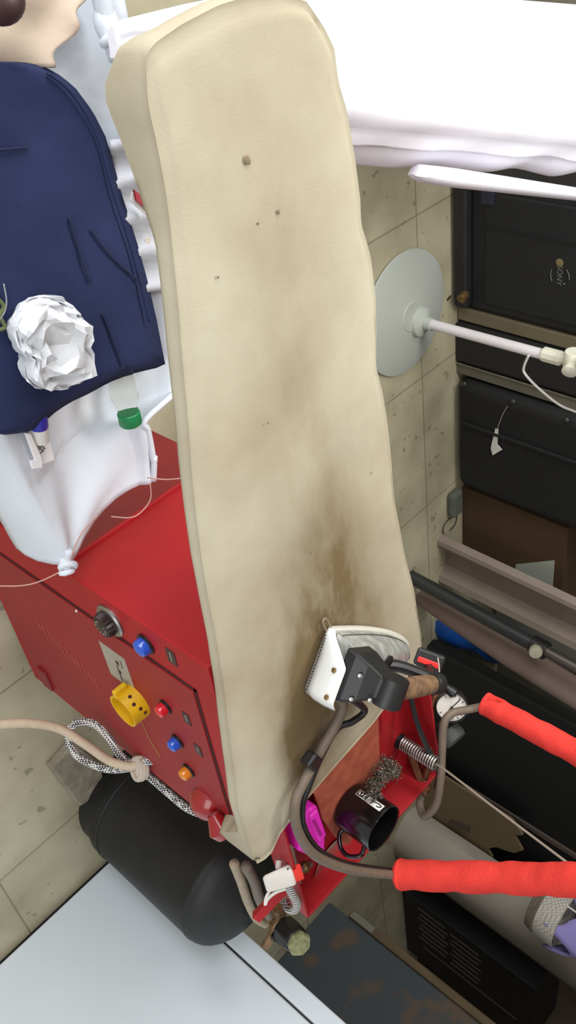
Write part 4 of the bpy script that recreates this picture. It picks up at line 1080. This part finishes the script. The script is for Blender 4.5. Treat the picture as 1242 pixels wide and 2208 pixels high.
# tall black cabinet
bcb = thing('black_panel', (3.4, 2.12, 0), 'tall black panel with a thin taupe edge strip behind the spring wire', 'panel')
MB().span((2.90, 2.09, 0), (4.45, 2.15, 1.5)).build('carcass', mat('cabinet_black', (20, 19, 19), .7, vary=.2), bcb, smooth=0, bevel=.01)
p = aty(1242, 1792, 2.09); p0 = aty(1100, 1690, 2.09)
MB().span((3.72, 2.080, .20), (3.75, 2.095, 1.4)).build('edge_strip', mat('taupe_strip', (96, 84, 76), .7), bcb, smooth=0)
# pale panel on the back wall beside it
plain('wall_board', (2.72, 2.60, .02), (3.2, 2.655, 1.2), mat('grey_green_board', (150, 150, 136), .8, vary=.12, scale=4), 'pale grey-green board standing against the back wall behind the fabric roll', 'board', .003)
# torn brown card in front of the black cabinet
edge = [(903, 1648), (1000, 1722), (1070, 1768)]
q0 = atz(902, 1640, 0); q1 = atz(898, 1772, 0)
cd = Vector((q1.x - q0.x, q1.y - q0.y, 0))
jag = [(0, .50), (.12, .56), (.2, .52), (.34, .57), (.46, .53), (.55, .44), (.66, .40), (.75, .43), (.88, .36), (1.0, .33)]
poly = [q0, q1] + [q0 + cd*t + Vector((0, 0, h)) for t, h in reversed(jag)]
tc_ = thing('torn_cardboard', q0, 'large sheet of torn brown cardboard standing before the tall black panel', 'cardboard')
MB().prism(poly, (0, .012, 0)).build('sheet', mat('olive_card', (112, 96, 68), .9, vary=.15, scale=4), tc_, smooth=0)
MB().tube([q0 + cd*.60 + Vector((0, -.004, .20)), q0 + cd*.52 + Vector((0, -.004, .30))], .016, 6, 0).build('tape_strip', mat('dark_tape', (66, 56, 44), .7), tc_)
# grey fabric-covered board standing on end
g0 = atz(876, 1753, 0); g1 = atz(852, 1848, 0); gd = (g1 - g0); gw = mat('grey_cover', (164, 156, 144), .92, vary=.12, scale=5, bump=.1, bscale=30)
rows = []
top_h = 1.25
for i in range(14):
    f = i/13; z = top_h*f; w0 = g0 + Vector((-.02*f, .0, 0)); wd_ = Vector((gd.x*(1 + .55*f), gd.y*(1 - .3*f), 0)); nn_ = Vector((-.30, .0, 0))
    r = []
    for k in range(12):
        t = k/11; bul = .05*math.sin(math.pi*t)
        p = w0 + wd_*t; r.append(Vector((p.x - bul*.6, p.y - bul, z)))
    for k in range(6):
        t = 1 - k/5; p = w0 + wd_*t; r.append(Vector((p.x + .03, p.y + .07, z)))
    rows.append(r)
tag(MB().grid(rows, close_v=True, cap=True).build('upright_board', gw, smooth=60), 'grey fabric padded board standing on end behind the red sleeve', 'board')
bl0 = atz(912, 1768, 0)
dk = MB().span((bl0.x - .0, bl0.y - .02, 0), (bl0.x + .06, bl0.y + .01, .62)).build('dark_batten', mat('dark_batten', (34, 28, 26), .8), smooth=0)
tag(dk, 'thin dark batten standing between the torn cardboard and grey padded board', 'batten')
# black louvred heater
lv = thing('louvred_heater', (4.8, 1.95, 0), 'black metal cabinet heater with rows of slits below the grey padded board', 'heater')
MB().span((4.50, 1.80, .0), (5.16, 2.06, .785)).build('casing', mat('heater_black', (24, 24, 24), .6, vary=.2), lv, smooth=0, bevel=.006)
lm = mat('slit_olive', (92, 86, 68), .8)
for r_ in range(7):
    for k in range(2):
        x = 4.56 + .052*r_ + .02*k; z0_ = .10 + .20*k + (r_ % 2)*.015
        MB().span((x, 1.797, z0_), (x + .012, 1.803, z0_ + .17)).build('slit', lm, lv, smooth=0)
MB().span((4.96, 1.797, .12), (4.97, 1.803, .70)).build('slit', lm, lv, smooth=0)
# weathered teal cupboard at the far right
tl_ = thing('weathered_cupboard', (4.2, 1.0, 0), 'weathered dark teal wooden cupboard with peeling paint beside the refrigerator', 'cupboard')
teal = mat('peeling_teal', (66, 74, 79), .85, col2=(96, 80, 68), scale=6, bump=.4, bscale=24, detail=10)
cr = MATS['peeling_teal'].node_tree.nodes
for nd in cr:
    if nd.type == 'VALTORGB': nd.color_ramp.elements[0].position = .36; nd.color_ramp.elements[1].position = .46
MB().span((3.90, .55, 0), (4.5, 1.31, 1.5)).build('side_panel', teal, tl_, smooth=0, bevel=.006)
MB().span((3.885, 1.31, .11), (4.5, 1.345, 1.5)).build('frame_post', mat('bare_wood', (106, 90, 66), .85, vary=.3, scale=8, stretch=(4, 4, 1)), tl_, smooth=0, bevel=.004)
MB().span((3.882, 1.312, .12), (3.89, 1.342, .24)).build('hinge_plate', mat('zinc', (128, 128, 118), .5, metal=.5), tl_, smooth=0)

# lined basket hung at the right
hb = thing('hanging_basket', (3.75, 1.62, .70), 'hanging basket lined with pale checked cloth and holding lavender fabric', 'basket')
bdep = 3.6
k0 = atd(1166, 1890, bdep); k1 = atd(1170, 2009, bdep)
cX = (k0 + k1)/2; rr_ = (k1 - k0).length/2*1.02
ging = check_material('gingham_lining', (196, 190, 180), (160, 154, 146), 120)
MB().lathe([(.001, 0), (rr_*.90, .004), (rr_*.98, .03), (rr_*1.02, .085), (rr_*1.03, .105), (rr_*.98, .108), (rr_*.90, .06), (.001, .05)], (cX.x, cX.y, cX.z), (0, 0, 1), 36).build('basket_body', ging, hb)
wick = MB()
for i in range(3): wick.torus((cX.x, cX.y, cX.z - .012 + .012*i), (0, 0, 1), rr_*(.86 + .03*i), .008, 36, 8)
wick.build('wicker_rim', mat('wicker', (112, 102, 88), .85, vary=.35, scale=60), hb)
MB().tube([(cX.x - rr_, cX.y, cX.z + .10), (cX.x, cX.y, 2.79)], .004, 6, 0).build('hanging_cord', mat('cord_white', (206, 204, 200), .5), hb)
MB().tube([(cX.x + rr_, cX.y, cX.z + .10), (cX.x, cX.y, 2.79)], .004, 6, 0).build('hanging_cord', mat('cord_white', (206, 204, 200), .5), hb)
lv1 = mat('lavender_fabric', (150, 140, 200), .9, vary=.12, scale=6)
def cloth(cx, sx, name, label, m, phase):
    rows = []
    for i in range(16):
        r = []
        for j in range(16):
            a, b = (i/15 - .5)*2, (j/15 - .5)*2
            r.append(Vector((cx.x + a*sx[0], cx.y + b*sx[1], cx.z + sx[2]*(1 - .5*(a*a + b*b)) + .02*math.sin(3*a + phase) + .015*noise.noise(Vector((a*2, b*2, phase))))))
        rows.append(r)
    tag(MB().grid(rows).build(name, m, smooth=180, solid=.012), label, 'cloth')
cloth(Vector((cX.x + .02, cX.y, cX.z + .08)), (rr_*.80, rr_*.86, .17), 'folded_cloth', 'lavender folded cloth tucked inside the checked basket lining', lv1, 1)
cloth(Vector((cX.x - rr_*.45, cX.y + .02, cX.z + .20)), (rr_*.45, rr_*.7, .12), 'folded_cloth', 'bluish grey cloth spilling over the rim of the checked basket', mat('blue_grey_fabric', (110, 112, 160), .9, vary=.1), 3)

# ================================================================ CAMERA AND LIGHT
cam = bpy.data.cameras.new('camera'); co = bpy.data.objects.new('camera', cam); COL.objects.link(co)
cam.sensor_fit = 'HORIZONTAL'; cam.sensor_width = 36; cam.lens = FPX/1242*36; cam.clip_start = .02
r0, r1, r2 = [Vector(r) for r in ROT]
Mx = Matrix((r0, -r1, -r2)).transposed().to_4x4(); Mx.translation = CAM; co.matrix_world = Mx
SC.camera = co

def area(name, loc, target, size, power, colr):
    l = bpy.data.lights.new(name, 'AREA'); l.shape = 'RECTANGLE'; l.size, l.size_y = size; l.energy = power; l.color = colr
    o = bpy.data.objects.new(name, l); COL.objects.link(o); o.location = loc
    o.rotation_euler = (Vector(target) - Vector(loc)).to_track_quat('-Z', 'Y').to_euler(); return o
area('doorway_daylight', (-1.95, .85, 1.45), (1.4, .55, .45), (2.9, 2.2), 104, (.97, .985, 1))
area('added_board_lamp', (.08, 1.72, 2.05), (.4, 1.6, .5), (.4, .9), 25, (1, .985, .95))  # unseen lamp added to wash the second board white
area('front_daylight', (.4, -1.5, 2.0), (1.6, .7, .5), (2.2, 1.4), 26, (.97, .985, 1))
w = bpy.data.worlds.new('world'); SC.world = w; w.use_nodes = True
bg = w.node_tree.nodes['Background']; bg.inputs['Color'].default_value = (.9, .94, 1, 1); bg.inputs['Strength'].default_value = .5
SC.view_settings.view_transform = 'Standard'; SC.view_settings.look = 'None'; SC.view_settings.gamma = 1
SC.view_settings.exposure = 0.18
